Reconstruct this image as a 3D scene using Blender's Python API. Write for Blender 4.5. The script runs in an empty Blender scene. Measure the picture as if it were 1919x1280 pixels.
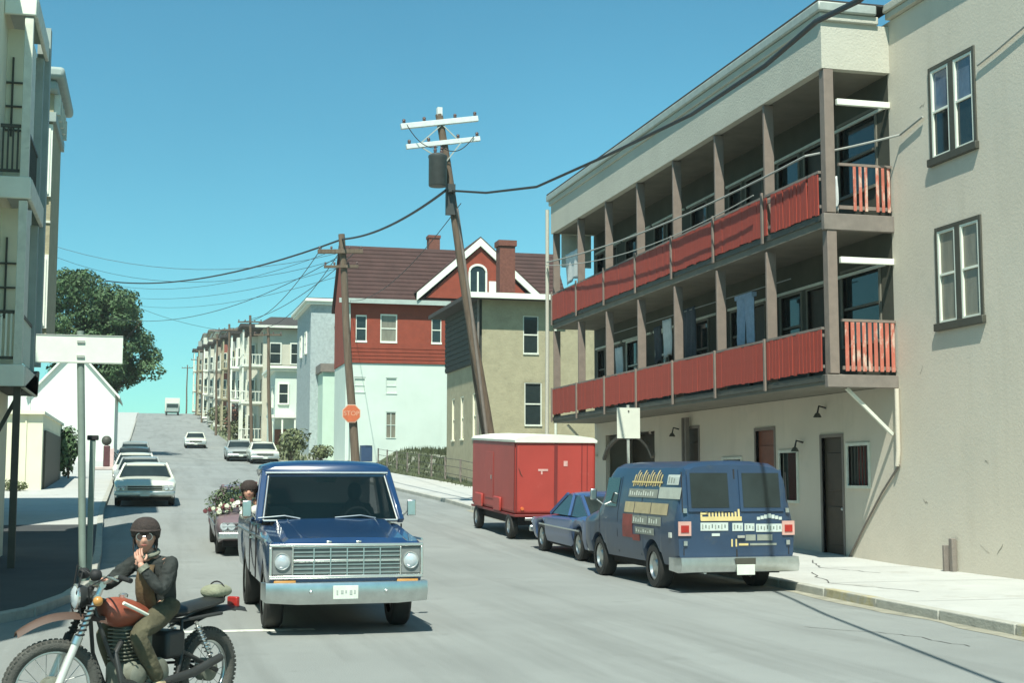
import bpy, math, random
from mathutils import Vector, Matrix, noise
from math import sin, cos, pi, sqrt, atan2, atan, radians
S = bpy.context.scene
# ---------------------------------------------------------------- camera
H = 1.75
cd = bpy.data.cameras.new('camera'); cam = bpy.data.objects.new('camera', cd); S.collection.objects.link(cam)
cam.location = (0, 0, H); cam.rotation_euler = (radians(90)+atan(.1), 0, radians(-14.5))
cd.sensor_width = 36; cd.lens = 2600/1919*36; cd.clip_start = .1; cd.clip_end = 5000
S.camera = cam
S.render.resolution_x = 1024; S.render.resolution_y = 684
# ---------------------------------------------------------------- world, sun, exposure
SUN = Vector((-.23, -.6, 1.0))              # direction towards the sun
EL = atan2(SUN.z, sqrt(SUN.x**2+SUN.y**2)); AZ = atan2(SUN.x, SUN.y)
w = bpy.data.worlds.new('World'); S.world = w; w.use_nodes = True
nt = w.node_tree; bg = nt.nodes['Background']
sk = nt.nodes.new('ShaderNodeTexSky'); sk.sky_type = 'NISHITA'; sk.sun_disc = False
sk.sun_elevation = EL; sk.sun_rotation = AZ; sk.air_density = 1.0; sk.dust_density = .4; sk.ozone_density = 1.5
tint = nt.nodes.new('ShaderNodeMix'); tint.data_type = 'RGBA'; tint.blend_type = 'MULTIPLY'; tint.inputs[0].default_value = 1
tint.inputs[7].default_value = (.50, 1.10, 1.04, 1)
stc = nt.nodes.new('ShaderNodeTexCoord'); snz = nt.nodes.new('ShaderNodeTexNoise'); snz.inputs['Scale'].default_value = 2.2; snz.inputs['Detail'].default_value = 5
smr = nt.nodes.new('ShaderNodeMapRange'); smr.inputs['From Min'].default_value = .3; smr.inputs['From Max'].default_value = .7; smr.inputs['To Min'].default_value = .94; smr.inputs['To Max'].default_value = 1.07
svm = nt.nodes.new('ShaderNodeVectorMath'); svm.operation = 'SCALE'
nt.links.new(stc.outputs['Generated'], snz.inputs['Vector']); nt.links.new(snz.outputs[0], smr.inputs['Value']); nt.links.new(sk.outputs[0], svm.inputs[0]); nt.links.new(smr.outputs[0], svm.inputs['Scale'])
nt.links.new(svm.outputs[0], tint.inputs[6]); nt.links.new(tint.outputs[2], bg.inputs[0]); bg.inputs[1].default_value = .09
sd = bpy.data.lights.new('sun', 'SUN'); so = bpy.data.objects.new('sun', sd); S.collection.objects.link(so)
sd.energy = 5.0; sd.angle = radians(.5); sd.color = (1.0, .99, .88)
so.rotation_euler = (-SUN).to_track_quat('-Z', 'Y').to_euler()
S.view_settings.view_transform = 'Standard'; S.view_settings.look = 'None'; S.view_settings.gamma = 1
S.view_settings.exposure = .50

# ---------------------------------------------------------------- helpers
R = random.Random(7)
def lin(c):
    return tuple((x/255/12.92 if x/255 <= .04045 else ((x/255+.055)/1.055)**2.4) for x in c)
MATS = {}
def mat(name, col, rough=.8, var=.12, scale=3., metal=0., bump=0., spots=None, coat=0., alpha=1., fine=0., stretch=None, srgb=False, streak=None):
    if name in MATS: return MATS[name]
    if srgb: col = lin(col)
    m = bpy.data.materials.new(name); m.use_nodes = True; n = m.node_tree; p = n.nodes['Principled BSDF']
    p.inputs['Roughness'].default_value = rough; p.inputs['Metallic'].default_value = metal
    if coat: p.inputs['Coat Weight'].default_value = coat; p.inputs['Coat Roughness'].default_value = .06
    tc = n.nodes.new('ShaderNodeTexCoord'); src = tc.outputs['Object']
    if stretch:
        mp = n.nodes.new('ShaderNodeMapping'); mp.inputs['Scale'].default_value = stretch
        n.links.new(src, mp.inputs[0]); src = mp.outputs[0]
    nz = n.nodes.new('ShaderNodeTexNoise'); nz.inputs['Scale'].default_value = scale; nz.inputs['Detail'].default_value = 7; nz.inputs['Roughness'].default_value = .62
    n.links.new(src, nz.inputs['Vector'])
    cr = n.nodes.new('ShaderNodeValToRGB'); cr.color_ramp.elements[0].position = .3; cr.color_ramp.elements[1].position = .7
    cr.color_ramp.elements[0].color = (*[max(0, c*(1-var)) for c in col], 1); cr.color_ramp.elements[1].color = (*[min(1, c*(1+var)) for c in col], 1)
    n.links.new(nz.outputs[0], cr.inputs[0]); out = cr.outputs[0]
    if spots:
        sc, s2, thr, amt = spots
        n2 = n.nodes.new('ShaderNodeTexNoise'); n2.inputs['Scale'].default_value = s2; n2.inputs['Detail'].default_value = 9; n2.inputs['Roughness'].default_value = .7
        n.links.new(src, n2.inputs['Vector'])
        r2 = n.nodes.new('ShaderNodeValToRGB'); r2.color_ramp.elements[0].position = thr; r2.color_ramp.elements[1].position = min(1, thr+.12)
        r2.color_ramp.elements[0].color = (0, 0, 0, 1); r2.color_ramp.elements[1].color = (amt, amt, amt, 1)
        n.links.new(n2.outputs[0], r2.inputs[0])
        mx = n.nodes.new('ShaderNodeMix'); mx.data_type = 'RGBA'; n.links.new(r2.outputs[0], mx.inputs[0]); n.links.new(out, mx.inputs[6])
        mx.inputs[7].default_value = (*sc, 1); out = mx.outputs[2]
    for (sv, sscale, scol, thr, amt) in (streak or ()):
        m4 = n.nodes.new('ShaderNodeMapping'); m4.inputs['Scale'].default_value = sv; n.links.new(tc.outputs['Object'], m4.inputs[0])
        n4 = n.nodes.new('ShaderNodeTexNoise'); n4.inputs['Scale'].default_value = sscale; n4.inputs['Detail'].default_value = 8; n4.inputs['Roughness'].default_value = .65; n.links.new(m4.outputs[0], n4.inputs['Vector'])
        r4 = n.nodes.new('ShaderNodeValToRGB'); r4.color_ramp.elements[0].position = thr; r4.color_ramp.elements[1].position = min(1, thr+.2); r4.color_ramp.elements[0].color = (0,0,0,1); r4.color_ramp.elements[1].color = (amt,amt,amt,1); n.links.new(n4.outputs[0], r4.inputs[0])
        x4 = n.nodes.new('ShaderNodeMix'); x4.data_type = 'RGBA'; n.links.new(r4.outputs[0], x4.inputs[0]); n.links.new(out, x4.inputs[6]); x4.inputs[7].default_value = (*scol, 1); out = x4.outputs[2]
    n.links.new(out, p.inputs['Base Color'])
    if bump:
        n3 = n.nodes.new('ShaderNodeTexNoise'); n3.inputs['Scale'].default_value = fine or scale*8; n3.inputs['Detail'].default_value = 6
        n.links.new(src, n3.inputs['Vector'])
        b = n.nodes.new('ShaderNodeBump'); b.inputs['Strength'].default_value = bump; b.inputs['Distance'].default_value = .02
        n.links.new(n3.outputs[0], b.inputs['Height']); n.links.new(b.outputs[0], p.inputs['Normal'])
    if alpha < 1: p.inputs['Alpha'].default_value = alpha
    MATS[name] = m; return m

def tag(o, label=None, cat=None, group=None, kind=None):
    if label: o['label'] = label
    if cat: o['category'] = cat
    if group: o['group'] = group
    if kind: o['kind'] = kind
    return o
def link(o, parent=None, world=False):
    S.collection.objects.link(o)
    if parent is not None:
        o.parent = parent
        if world and parent.parent is None: o.location = -Vector(parent.location)
    return o
def thing(name, loc, label, cat, group=None, rz=0, rx=0):
    o = bpy.data.objects.new(name, None); o.location = loc; o.rotation_euler = (rx, 0, rz); o.empty_display_size = .2
    S.collection.objects.link(o); return tag(o, label, cat, group)
def V(*a): return Vector(a)
class MB:
    def __init__(s): s.v = []; s.f = []
    def add(s, vs, fs):
        k = len(s.v); s.v += [tuple(x) for x in vs]; s.f += [tuple(i+k for i in f) for f in fs]; return s
    def box(s, x0, x1, y0, y1, z0, z1):
        return s.add([(x0,y0,z0),(x1,y0,z0),(x1,y1,z0),(x0,y1,z0),(x0,y0,z1),(x1,y0,z1),(x1,y1,z1),(x0,y1,z1)],
            [(0,3,2,1),(4,5,6,7),(0,1,5,4),(1,2,6,5),(2,3,7,6),(3,0,4,7)])
    def bar(s, p, q, a, b=None, up=(0,0,1)):
        p = Vector(p); q = Vector(q); b = b or a; d = (q-p).normalized(); u = Vector(up)
        if abs(d.dot(u)) > .98: u = Vector((0,1,0))
        x = d.cross(u).normalized()*a/2; y = x.cross(d).normalized()*b/2
        vs = [p-x-y, p+x-y, p+x+y, p-x+y, q-x-y, q+x-y, q+x+y, q-x+y]
        return s.add(vs, [(0,3,2,1),(4,5,6,7),(0,1,5,4),(1,2,6,5),(2,3,7,6),(3,0,4,7)])
    def path(s, pts, rs, n=8, cap=True):
        pts = [Vector(p) for p in pts]
        if not hasattr(rs, '__len__'): rs = [rs]*len(pts)
        vs = []; fs = []; px = None
        for i, p in enumerate(pts):
            d = (pts[min(i+1, len(pts)-1)]-pts[max(i-1, 0)]).normalized()
            if px is None:
                u = Vector((0,0,1)) if abs(d.z) < .95 else Vector((1,0,0)); x = d.cross(u).normalized()
            else: x = (px-d*px.dot(d)).normalized()
            px = x; y = d.cross(x)
            for k in range(n):
                a = 2*pi*k/n; vs.append(p+(x*cos(a)+y*sin(a))*rs[i])
        for i in range(len(pts)-1):
            for k in range(n):
                a = i*n+k; b = i*n+(k+1) % n; fs.append((a, b, b+n, a+n))
        if cap: fs.append(tuple(range(n))[::-1]); fs.append(tuple(range((len(pts)-1)*n, len(pts)*n)))
        return s.add(vs, fs)
    def tube(s, p, q, r, r2=None, n=10): return s.path([p, q], [r, r if r2 is None else r2], n)
    def prism(s, pts, d):
        n = len(pts); P = [Vector(p) for p in pts]; d = Vector(d)
        return s.add(P+[p+d for p in P], [tuple(range(n))[::-1], tuple(range(n, 2*n))]+[(i, (i+1) % n, (i+1) % n+n, i+n) for i in range(n)])
    def quad(s, a, b, c, d): return s.add([a, b, c, d], [(0,1,2,3)])
    def lathe(s, prof, c, axis='x', n=28):
        vs = []; fs = []; c = Vector(c)
        for (h, r) in prof:
            for k in range(n):
                a = 2*pi*k/n
                vs.append(c+(V(h, r*cos(a), r*sin(a)) if axis == 'x' else V(r*cos(a), h, r*sin(a)) if axis == 'y' else V(r*cos(a), r*sin(a), h)))
        for i in range(len(prof)-1):
            for k in range(n): a = i*n+k; b = i*n+(k+1) % n; fs.append((a, b, b+n, a+n))
        return s.add(vs, fs)
    def torus(s, c, Rr, r, axis='y', n=36, m=10):
        prof = []
        for i in range(m+1):
            a = 2*pi*i/m; prof.append((r*sin(a), Rr+r*cos(a)))
        return s.lathe(prof, c, axis, n)
    def loft(s, rings, close=True, caps=True):
        n = len(rings[0]); vs = [p for r in rings for p in r]; fs = []
        for i in range(len(rings)-1):
            for k in range(n if close else n-1):
                a = i*n+k; b = i*n+(k+1) % n; fs.append((a, b, b+n, a+n))
        if caps: fs.append(tuple(range(n))[::-1]); fs.append(tuple(range((len(rings)-1)*n, len(rings)*n)))
        return s.add(vs, fs)
    def ball(s, c, r, sq=(1,1,1), n=12):
        rings = []
        for i in range(1, n):
            a = pi*i/n; rings.append([(c[0]+r*sq[0]*sin(a)*cos(2*pi*k/(n+4)), c[1]+r*sq[1]*sin(a)*sin(2*pi*k/(n+4)), c[2]-r*sq[2]*cos(a)) for k in range(n+4)])
        return s.loft(rings)
    def grid(s, P, nx, ny):
        vs = [P(i/nx, j/ny) for j in range(ny+1) for i in range(nx+1)]
        return s.add(vs, [(j*(nx+1)+i, j*(nx+1)+i+1, (j+1)*(nx+1)+i+1, (j+1)*(nx+1)+i) for j in range(ny) for i in range(nx)])
    def mesh(s, name, m, smooth=None):
        me = bpy.data.meshes.new(name); me.from_pydata(s.v, [], s.f); me.materials.append(m)
        import bmesh
        bm = bmesh.new(); bm.from_mesh(me); bmesh.ops.recalc_face_normals(bm, faces=bm.faces); bm.to_mesh(me); bm.free()
        if smooth is not None:
            me.polygons.foreach_set('use_smooth', [True]*len(me.polygons)); me.set_sharp_from_angle(angle=radians(smooth))
        me.update(); return me
    def build(s, name, m, parent=None, bevel=0, smooth=None, world=False, label=None, seg=2):
        me = s.mesh(name, m, smooth); o = bpy.data.objects.new(name, me); link(o, parent, world)
        if bevel:
            b = o.modifiers.new('bevel', 'BEVEL'); b.width = bevel; b.segments = seg; b.limit_method = 'ANGLE'; b.angle_limit = radians(35)
            if smooth is None:
                me.polygons.foreach_set('use_smooth', [True]*len(me.polygons)); me.set_sharp_from_angle(angle=radians(50))
        if label: o['label'] = label
        return o
def inst(name, me, parent, loc=(0,0,0), rz=0, world=False, label=None, rot=None):
    o = bpy.data.objects.new(name, me); S.collection.objects.link(o)
    o.rotation_euler = rot or (0, 0, rz); o.location = loc
    if parent is not None:
        o.parent = parent
        if world and parent.parent is None: o.location = Vector(loc)-Vector(parent.location)
    if label: o['label'] = label
    return o
GT = [(-60,0),(18,0),(24,.03),(31,.2),(44,.72),(57,1.25),(68,1.7),(80,2.2),(95,2.9),(130,4.7),(180,8.1),(240,12.6),(262,13.9),(285,14.6),(310,14.4),(420,8),(3000,8)]
def G(y):
    if y < -60: return 0
    for (a, b), (c, d) in zip(GT, GT[1:]):
        if y <= c: return b+(d-b)*(y-a)/(c-a)
    return 8
def SL(y): return atan((G(y+2.5)-G(y-2.5))/5)
def lerp(t, tab):
    if t <= tab[0][0]: return tab[0][1]
    for (a, b), (c, d) in zip(tab, tab[1:]):
        if t <= c: return b+(d-b)*(t-a)/(c-a)
    return tab[-1][1]
XR = [(-40,9.2),(8,9.3),(14,9.5),(21,9.9),(30,10.25),(50,10.3),(62,9.9),(75,9.2),(100,8.2),(150,7.4),(260,7.2),(600,7)]
XL = [(14.8,-30),(15,-9),(15.4,-5.5),(16.2,-3.3),(17.4,-2.1),(19,-1.4),(21,-1.05),(24,-.85),(30,-.95),(45,-1.4),(100,-2.0),(260,-2.5),(600,-2.5)]
xr = lambda y: lerp(y, XR)
xl = lambda y: lerp(y, XL)

# ---------------------------------------------------------------- materials
M_road = mat('asphalt', (.228,.245,.232), .93, .12, .28, bump=.35, fine=60, spots=((.15,.16,.15), .55, .58, .6), streak=(((1,.05,1), 1.1, (.15,.16,.15), .48, .7), ((1,1,1), 5, (.12,.125,.12), .62, .6), ((1,1,1), 45, (.33,.35,.33), .6, .5), ((1,1,1), 38, (.10,.10,.10), .62, .5)))
M_walk = mat('sidewalk_concrete', (.42,.43,.40), .9, .08, .8, bump=.3, fine=40, spots=((.30,.29,.25), 1.3, .56, .6), streak=(((1,1,1), 9, (.27,.27,.24), .62, .6),))
M_kerb = mat('kerb_granite', (.36,.36,.31), .85, .15, 4, bump=.4)
M_kerby = mat('kerb_yellow_worn', (.40,.36,.22), .85, .25, 6, bump=.4, spots=((.33,.33,.29), 3, .46, .9))
M_soil = mat('dry_ground', (.22,.23,.17), .95, .25, .4, bump=.4)
M_grass = mat('grass_bank', (.055,.068,.028), .95, .35, 1.2, bump=.6)
M_white = mat('white_paint', (.74,.77,.66), .6, .05, 3)
M_dirtywhite = mat('weathered_white_paint', (.62,.64,.54), .75, .12, 5, spots=((.35,.34,.28), 6, .6, .5))
M_line = mat('worn_road_paint', (.62,.64,.56), .8, .1, 4, spots=((.25,.26,.23), 7, .52, .9))
M_stucco = mat('beige_stucco', (.60,.545,.44), .92, .05, .6, bump=.2, fine=22, spots=((.50,.47,.38), .5, .55, .55), streak=(((1,1,.1), 1.6, (.47,.43,.34), .55, .5), ((1,1,1), 7, (.40,.38,.31), .64, .6), ((1,1,1), .35, (.57,.54,.45), .5, .6)))
M_stuccop = mat('pale_stucco_parapet', (.47,.46,.38), .92, .06, 1, bump=.5, fine=25)
M_cream = mat('cream_boards', (.78,.76,.58), .7, .03, 1)
M_brownpost = mat('taupe_paint', (.205,.165,.135), .75, .12, 5)
M_slab = mat('dark_taupe_paint', (.19,.165,.14), .8, .15, 4)
M_soffit = mat('soffit_paint', (.17,.16,.125), .85, .15, 2)
M_redboard = mat('red_boards', (.33,.048,.028), .7, .16, 5, spots=((.52,.22,.13), 8, .63, .6), stretch=(1,1,.3))
M_glass = mat('dark_glass', (.02,.03,.03), .06, .3, 1.5)
M_glass_sky = mat('sky_reflection_coloured_glass', (.10,.14,.19), .1, .3, 1.5)  # sky reflection put into the pane colour as blue
M_curtain = mat('curtained_glass', (.20,.19,.145), .25, .18, 6, stretch=(1,1,.2))
M_backwall = mat('shade_darkened_balcony_wall', (.06,.062,.043), .85, .2, 1.2)  # shade of the balcony recess put into the wall colour
M_darkdoor = mat('dark_door', (.045,.035,.02), .6, .2, 4)
M_redwood = mat('red_wood_door', (.18,.06,.03), .6, .2, 4)
M_frameDk = mat('dark_frame', (.06,.06,.045), .6, .15, 5)
M_chrome = mat('chrome', (.66,.66,.62), .27, .05, 5, metal=.85)
M_chromeD = mat('dull_chrome', (.62,.65,.63), .32, .1, 8, metal=1)
M_rubber = mat('tyre_rubber', (.022,.022,.02), .75, .25, 8, bump=.2)
M_black = mat('matte_black', (.012,.012,.012), .7, .2, 5)
M_roofing = mat('tar_roofing', (.05,.047,.042), .95, .2, 3)
M_galv = mat('galvanised', (.40,.43,.38), .55, .12, 6, metal=.3)
M_wood = mat('pole_wood', (.13,.095,.065), .9, .28, 3, bump=.5, stretch=(4,4,.35), spots=((.2,.17,.13), 2, .55, .7))
M_wire = mat('black_cable', (.02,.02,.02), .6, .1, 4)

# ---------------------------------------------------------------- ground, road, sidewalks
ys = [-40,-20,0,6,10,13,14,14.8,15,15.2,15.4,15.8,16.2,16.8,17.4,18,19,20,21,22.5,24,26,28,31,35,40,44,50,57,62,68,75,80,88,95,105,115,130,145,160,180,200,220,240,250,262,272,285,297,310,340,380,420,600]
def strip(name, m, fx0, fx1, y0, y1, dz, nx=1, kind='structure'):
    Y = sorted(set([y0, y1]+[y for y in ys if y0 < y < y1])); mb = MB()
    mb.grid(lambda u, v: (fx0(Y[int(round(v*(len(Y)-1)))])*(1-u)+fx1(Y[int(round(v*(len(Y)-1)))])*u, Y[int(round(v*(len(Y)-1)))], G(Y[int(round(v*(len(Y)-1)))])+dz), nx, len(Y)-1)
    o = mb.build(name, m); o['kind'] = kind; return o
def bank(X, Y):
    def ss(t): t = max(0, min(1, t)); return t*t*(3-2*t)
    z = 0
    if X > 0: z += 1.15*ss((X-13.2)/2.2)*ss((Y-56)/6)*ss((150-Y)/40)
    return z
gy = [y for y in ys if y < 430]
gx = [-190,-120,-60,-30,-20,-14,-9,-5,-3,0,5,9,12,13,13.6,14.2,14.8,15.4,18,24,35,60,120,240]
mb = MB(); mb.grid(lambda u, v: (gx[int(round(u*(len(gx)-1)))], gy[int(round(v*(len(gy)-1)))], G(gy[int(round(v*(len(gy)-1)))])-.06+bank(gx[int(round(u*(len(gx)-1)))], gy[int(round(v*(len(gy)-1)))])), len(gx)-1, len(gy)-1)
o = mb.build('ground', M_soil); o['kind'] = 'structure'
strip('road', M_road, lambda y: xl(y)-.2 if y > 16.3 else -40, lambda y: xr(y)+.2, -40, 420, 0, 6)
rw = strip('sidewalk', M_walk, lambda y: xr(y)+.14, lambda y: max(xr(y)+3.6, 13.9) if y < 60 else xr(y)+3.6, -40, 300, .12, 2)
lw = strip('sidewalk', M_walk, lambda y: -16, lambda y: xl(y)-.14, 38, 300, .12, 2)
M_shadowwalk = mat('shadow_darkened_sidewalk', (.05,.055,.056), .93, .2, .8, bump=.3, fine=40)  # left building's shadow deepened by painting this sidewalk stretch dark
strip('shadow_sidewalk', M_shadowwalk, lambda y: -16, lambda y: xl(y)-.14, 15.05, 38, .12, 2)
mb = MB(); mb.grid(lambda u, v: (13.0+u*14, 57.0+v*31, G(57.0+v*31)+bank(13.0+u*14, 57.0+v*31)-.02+.05*sin(u*40+v*31)), 14, 16)
o = mb.build('grass_ground', M_grass); o['kind'] = 'structure'
# kerb stones, one by one
def kerb(side, parent, pts, off, col=None):
    L = 0; segs = []
    for a, b in zip(pts, pts[1:]):
        a = Vector((a[0], a[1], 0)); b = Vector((b[0], b[1], 0)); n = max(1, round((b-a).length/1.5))
        for i in range(n): segs.append((a+(b-a)*i/n, a+(b-a)*(i+1)/n))
    for a, b in segs:
        d = (b-a).normalized(); nrm = Vector((d.y, -d.x, 0))*side; g = .012
        a2 = a+d*g; b2 = b-d*g; j = R.uniform(-.008, .008)
        za = G(a.y); zb = G(b.y); h = .128+R.uniform(-.004, .006)
        q = [a2+nrm*(off+j), b2+nrm*(off+j), b2+nrm*(off+.15), a2+nrm*(off+.15)]
        zz = [za, zb, zb, za]
        mb = MB().add([V(p.x, p.y, z-.08) for p, z in zip(q, zz)]+[V(p.x, p.y, z+h) for p, z in zip(q, zz)],
            [(0,3,2,1),(4,5,6,7),(0,1,5,4),(1,2,6,5),(2,3,7,6),(3,0,4,7)])
        m = M_kerby if (side > 0 and 12 < a.y < 21 and R.random() < .6) else M_kerb
        mb.build('kerb_stone', m, parent, bevel=.015)
M_grit = mat('gutter_grit', (.27,.26,.20), .95, .3, 2.5, bump=.5)
strip('gutter', M_grit, lambda y: xr(y)-.22-.10*sin(y*2.3)*sin(y*.9), lambda y: xr(y)+.01, 8, 45, .004, 1)
kerb(1, rw, [(xr(y), y) for y in (6,8,11,14,17.5,21,25.5,30,36,42,50,56,62)], 0)
kerb(-1, lw, [(x, y) for y, x in ((15,-9),(15.4,-5.5),(16.2,-3.3),(17.4,-2.1),(19,-1.4),(21,-1.05),(24,-.85),(30,-.95),(37,-1.17),(45,-1.4))], 0)
mb = MB()
for a, b in zip([62,75,100,150,200], [75,100,150,200,262]): mb.add([V(xr(a),a,G(a)-.05),V(xr(b),b,G(b)-.05),V(xr(b),b,G(b)+.128),V(xr(a),a,G(a)+.128),V(xr(a)+.15,a,G(a)+.128),V(xr(b)+.15,b,G(b)+.128)],[(0,1,2,3),(3,2,5,4)])
mb.build('kerb_edge', M_kerb, rw)
mb = MB()
for a, b in zip([45,57,75,100,150,200], [57,75,100,150,200,262]): mb.add([V(xl(a),a,G(a)-.05),V(xl(b),b,G(b)-.05),V(xl(b),b,G(b)+.128),V(xl(a),a,G(a)+.128),V(xl(a)-.15,a,G(a)+.128),V(xl(b)-.15,b,G(b)+.128)],[(0,1,2,3),(3,2,5,4)])
mb.build('kerb_edge', M_kerb, lw)
mb = MB(); mb.quad((-.2,16.62,.004),(1.9,16.5,.004),(1.9,16.72,.004),(-.2,16.86,.004)); o = mb.build('stop_line', M_line); o['kind'] = 'structure'
# tar seams and cracks on the road and the sidewalk, plus painted cable shadows
M_darkline = mat('crack_and_shadow_line', (.07,.07,.065), .9, .3, 9)
def dark_line(pts, wd, z0, parent=None, n=8, amp=.05):
    mb = MB(); P = []
    for a, b in zip(pts, pts[1:]):
        for i in range(n):
            t = i/n; x = a[0]+(b[0]-a[0])*t+R.uniform(-amp, amp); y = a[1]+(b[1]-a[1])*t+R.uniform(-amp, amp); P.append((x, y))
    P.append(pts[-1])
    for i, (p, q) in enumerate(zip(P, P[1:])):
        d = Vector((q[0]-p[0], q[1]-p[1])).normalized(); nx, ny = -d.y*wd/2, d.x*wd/2
        k0 = .4+.6*abs(sin(i*1.3)); k1 = .4+.6*abs(sin((i+1)*1.3))
        mb.quad((p[0]-nx*k0, p[1]-ny*k0, G(p[1])+z0), (q[0]-nx*k1, q[1]-ny*k1, G(q[1])+z0), (q[0]+nx*k1, q[1]+ny*k1, G(q[1])+z0), (p[0]+nx*k0, p[1]+ny*k0, G(p[1])+z0))
    return mb.build('dark_line', M_darkline, parent)
rd = bpy.data.objects['road']
dark_line([(7.6,15.5),(8.3,14.4),(8.4,13.2)], .02, .004, rd)
dark_line([(3.5,22),(5.6,30),(5.9,44)], .05, .004, rd)
dark_line([(12.6,25.2),(11.9,23.5),(12.3,22)], .03, .124, rw); dark_line([(11.2,22.5),(10.4,20.2),(10.9,18.4)], .03, .124, rw)  # these sidewalk lines paint cable shadows as thin dark strips
for yy in (17,20.2,23.4,26.6,29.8,33,36.2): dark_line([(xr(yy)+.16,yy),(13.75,yy)], .018, .1245, rw, 4, .004)

# ---------------------------------------------------------------- generic window and wall helpers
WC = {}
def window_mesh(wd, ht, fr, mf, mp, style):
    k = (round(wd,2), round(ht,2), fr, mf.name, mp.name, style)
    if k in WC: return WC[k]
    f = MB(); a = wd/2; t = fr
    f.box(-a-t, -a, -.05, .06, -t, ht+t); f.box(a, a+t, -.05, .06, -t, ht+t); f.box(-a, a, -.05, .06, ht, ht+t); f.box(-a-t*.6, a+t*.6, -.11, .06, -t, -.002)
    if style in ('sash', 'pair'): f.box(-a, a, -.015, .03, ht*.5-.03, ht*.5+.03)
    if style == 'pair': f.box(-.045, .045, -.04, .05, 0, ht)
    if style == 'cross': f.box(-.02, .02, -.015, .03, 0, ht); f.box(-a, a, -.016, .03, ht*.5-.02, ht*.5+.02)
    p = MB().box(-a, a, .02, .05, 0, ht)
    s = None
    WC[k] = (f.mesh('window', mf), p.mesh('pane', mp)); return WC[k]
def window(parent, x, y, z, wd, ht, rz=0, fr=.1, mf=None, mp=None, style='sash', label=None):
    fm, pm = window_mesh(wd, ht, fr, mf or M_white, mp or M_glass, style)
    o = inst('window', fm, parent, (x, y, z), rz, world=True, label=label); inst('pane', pm, o); return o
def wall_holes(mb, axis, c, a0, a1, z0, z1, holes, depth):
    """axis 'y': plane Y=c facing -Y; axis 'x': plane X=c facing -X; holes = (a0,a1,z0,z1)"""
    P = (lambda a, d, z: (a, c+d, z)) if axis == 'y' else (lambda a, d, z: (c+d, a, z))
    holes = [h for h in holes if h[0] >= a0 and h[1] <= a1 and h[2] >= z0 and h[3] <= z1]
    A = sorted(set([a0, a1]+[h[0] for h in holes]+[h[1] for h in holes])); Z = sorted(set([z0, z1]+[h[2] for h in holes]+[h[3] for h in holes]))
    for p, q in zip(A, A[1:]):
        for r, t in zip(Z, Z[1:]):
            cx, cz = (p+q)/2, (r+t)/2
            if any(h[0] < cx < h[1] and h[2] < cz < h[3] for h in holes): continue
            mb.quad(P(p,0,r), P(q,0,r), P(q,0,t), P(p,0,t))
    for h in holes:
        b0, b1, y0, y1 = h
        mb.quad(P(b0,0,y0),P(b1,0,y0),P(b1,depth,y0),P(b0,depth,y0)); mb.quad(P(b0,0,y1),P(b1,0,y1),P(b1,depth,y1),P(b0,depth,y1))
        mb.quad(P(b0,0,y0),P(b0,depth,y0),P(b0,depth,y1),P(b0,0,y1)); mb.quad(P(b1,0,y0),P(b1,depth,y0),P(b1,depth,y1),P(b1,0,y1))
# ================================================================ apartment block with red balconies
W = 13.8; B0 = 12.36
ap = thing('apartment_building', (14, 30, .1), 'long beige stucco apartment building with two levels of red balconies', 'apartment building')
bay = 2.66; PY = [23.92+bay*i for i in range(8)]
holes = [(20.93,22.42,7.64,9.36), (20.9,22.36,4.58,6.34), (26.12,27.02,.15,2.64), (25.02,25.86,1.64,2.44), (29.35,30.35,.2,2.9), (28.2,29.05,1.3,2.36), (31.2,32.3,1.2,2.25), (33.9,34.9,.25,3.1), (37.2,41.6,.35,3.15)]
bd = []; bw = []
for zf in (3.76, 6.86):
    for i in range(7):
        y0 = PY[i]
        if i == 0: bw.append((y0+.5, y0+2.0, zf+.75, zf+2.25)); bd.append((y0+2.3+.45, y0+2.3+1.3, zf+.02, zf+2.1))
        elif i % 2: bw.append((y0+1.25, y0+2.25, zf+.7, zf+2.1))
        else: bd.append((y0+.5, y0+1.4, zf+.02, zf+2.1)); bw.append((y0+1.7, y0+2.4, zf+.9, zf+2.1))
bd = [d for d in bd if not any(abs(d[0]-x[0]) < .8 and d[2] < x[2] < d[3] for x in bw if x is not d)]
mb = MB(); wall_holes(mb, 'x', W, 2, 42.7, -.1, 10.72, holes, .14) if False else [wall_holes(mb, 'x', W, *a_, .14) for a_ in ((2, 23.9, -.1, 10.72, holes), (23.9, 42.7, -.1, 3.55, holes), (23.9, 42.7, 9.69, 10.72, []))]
mb.quad((W,42.7,-.1),(26,42.7,-.1),(26,42.7,10.72),(W,42.7,10.72)); mb.quad((W,2,-.1),(26,2,-.1),(26,2,10.72),(W,2,10.72)); mb.quad((26,2,-.1),(26,42.7,-.1),(26,42.7,10.72),(26,2,10.72))
mb.build('wall', M_stucco, ap, world=True)
MB().box(W+.2, 26, 2, 42.7, 10.66, 10.75).build('roof', M_roofing, ap, world=True)
MB().box(W-.10, W+.12, 2, 23.78, 10.73, 10.86).build('cornice', M_stuccop, ap, bevel=.02, world=True)
MB().box(W-.15, W+.12, 2, 23.78, 10.862, 11.02).build('cornice', M_stuccop, ap, bevel=.02, world=True)
bwm = MB(); wall_holes(bwm, 'x', W, 23.9, 42.7, 3.55, 9.69, bd+bw, .14); bwm.build('back_wall', M_backwall, ap, world=True)
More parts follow.
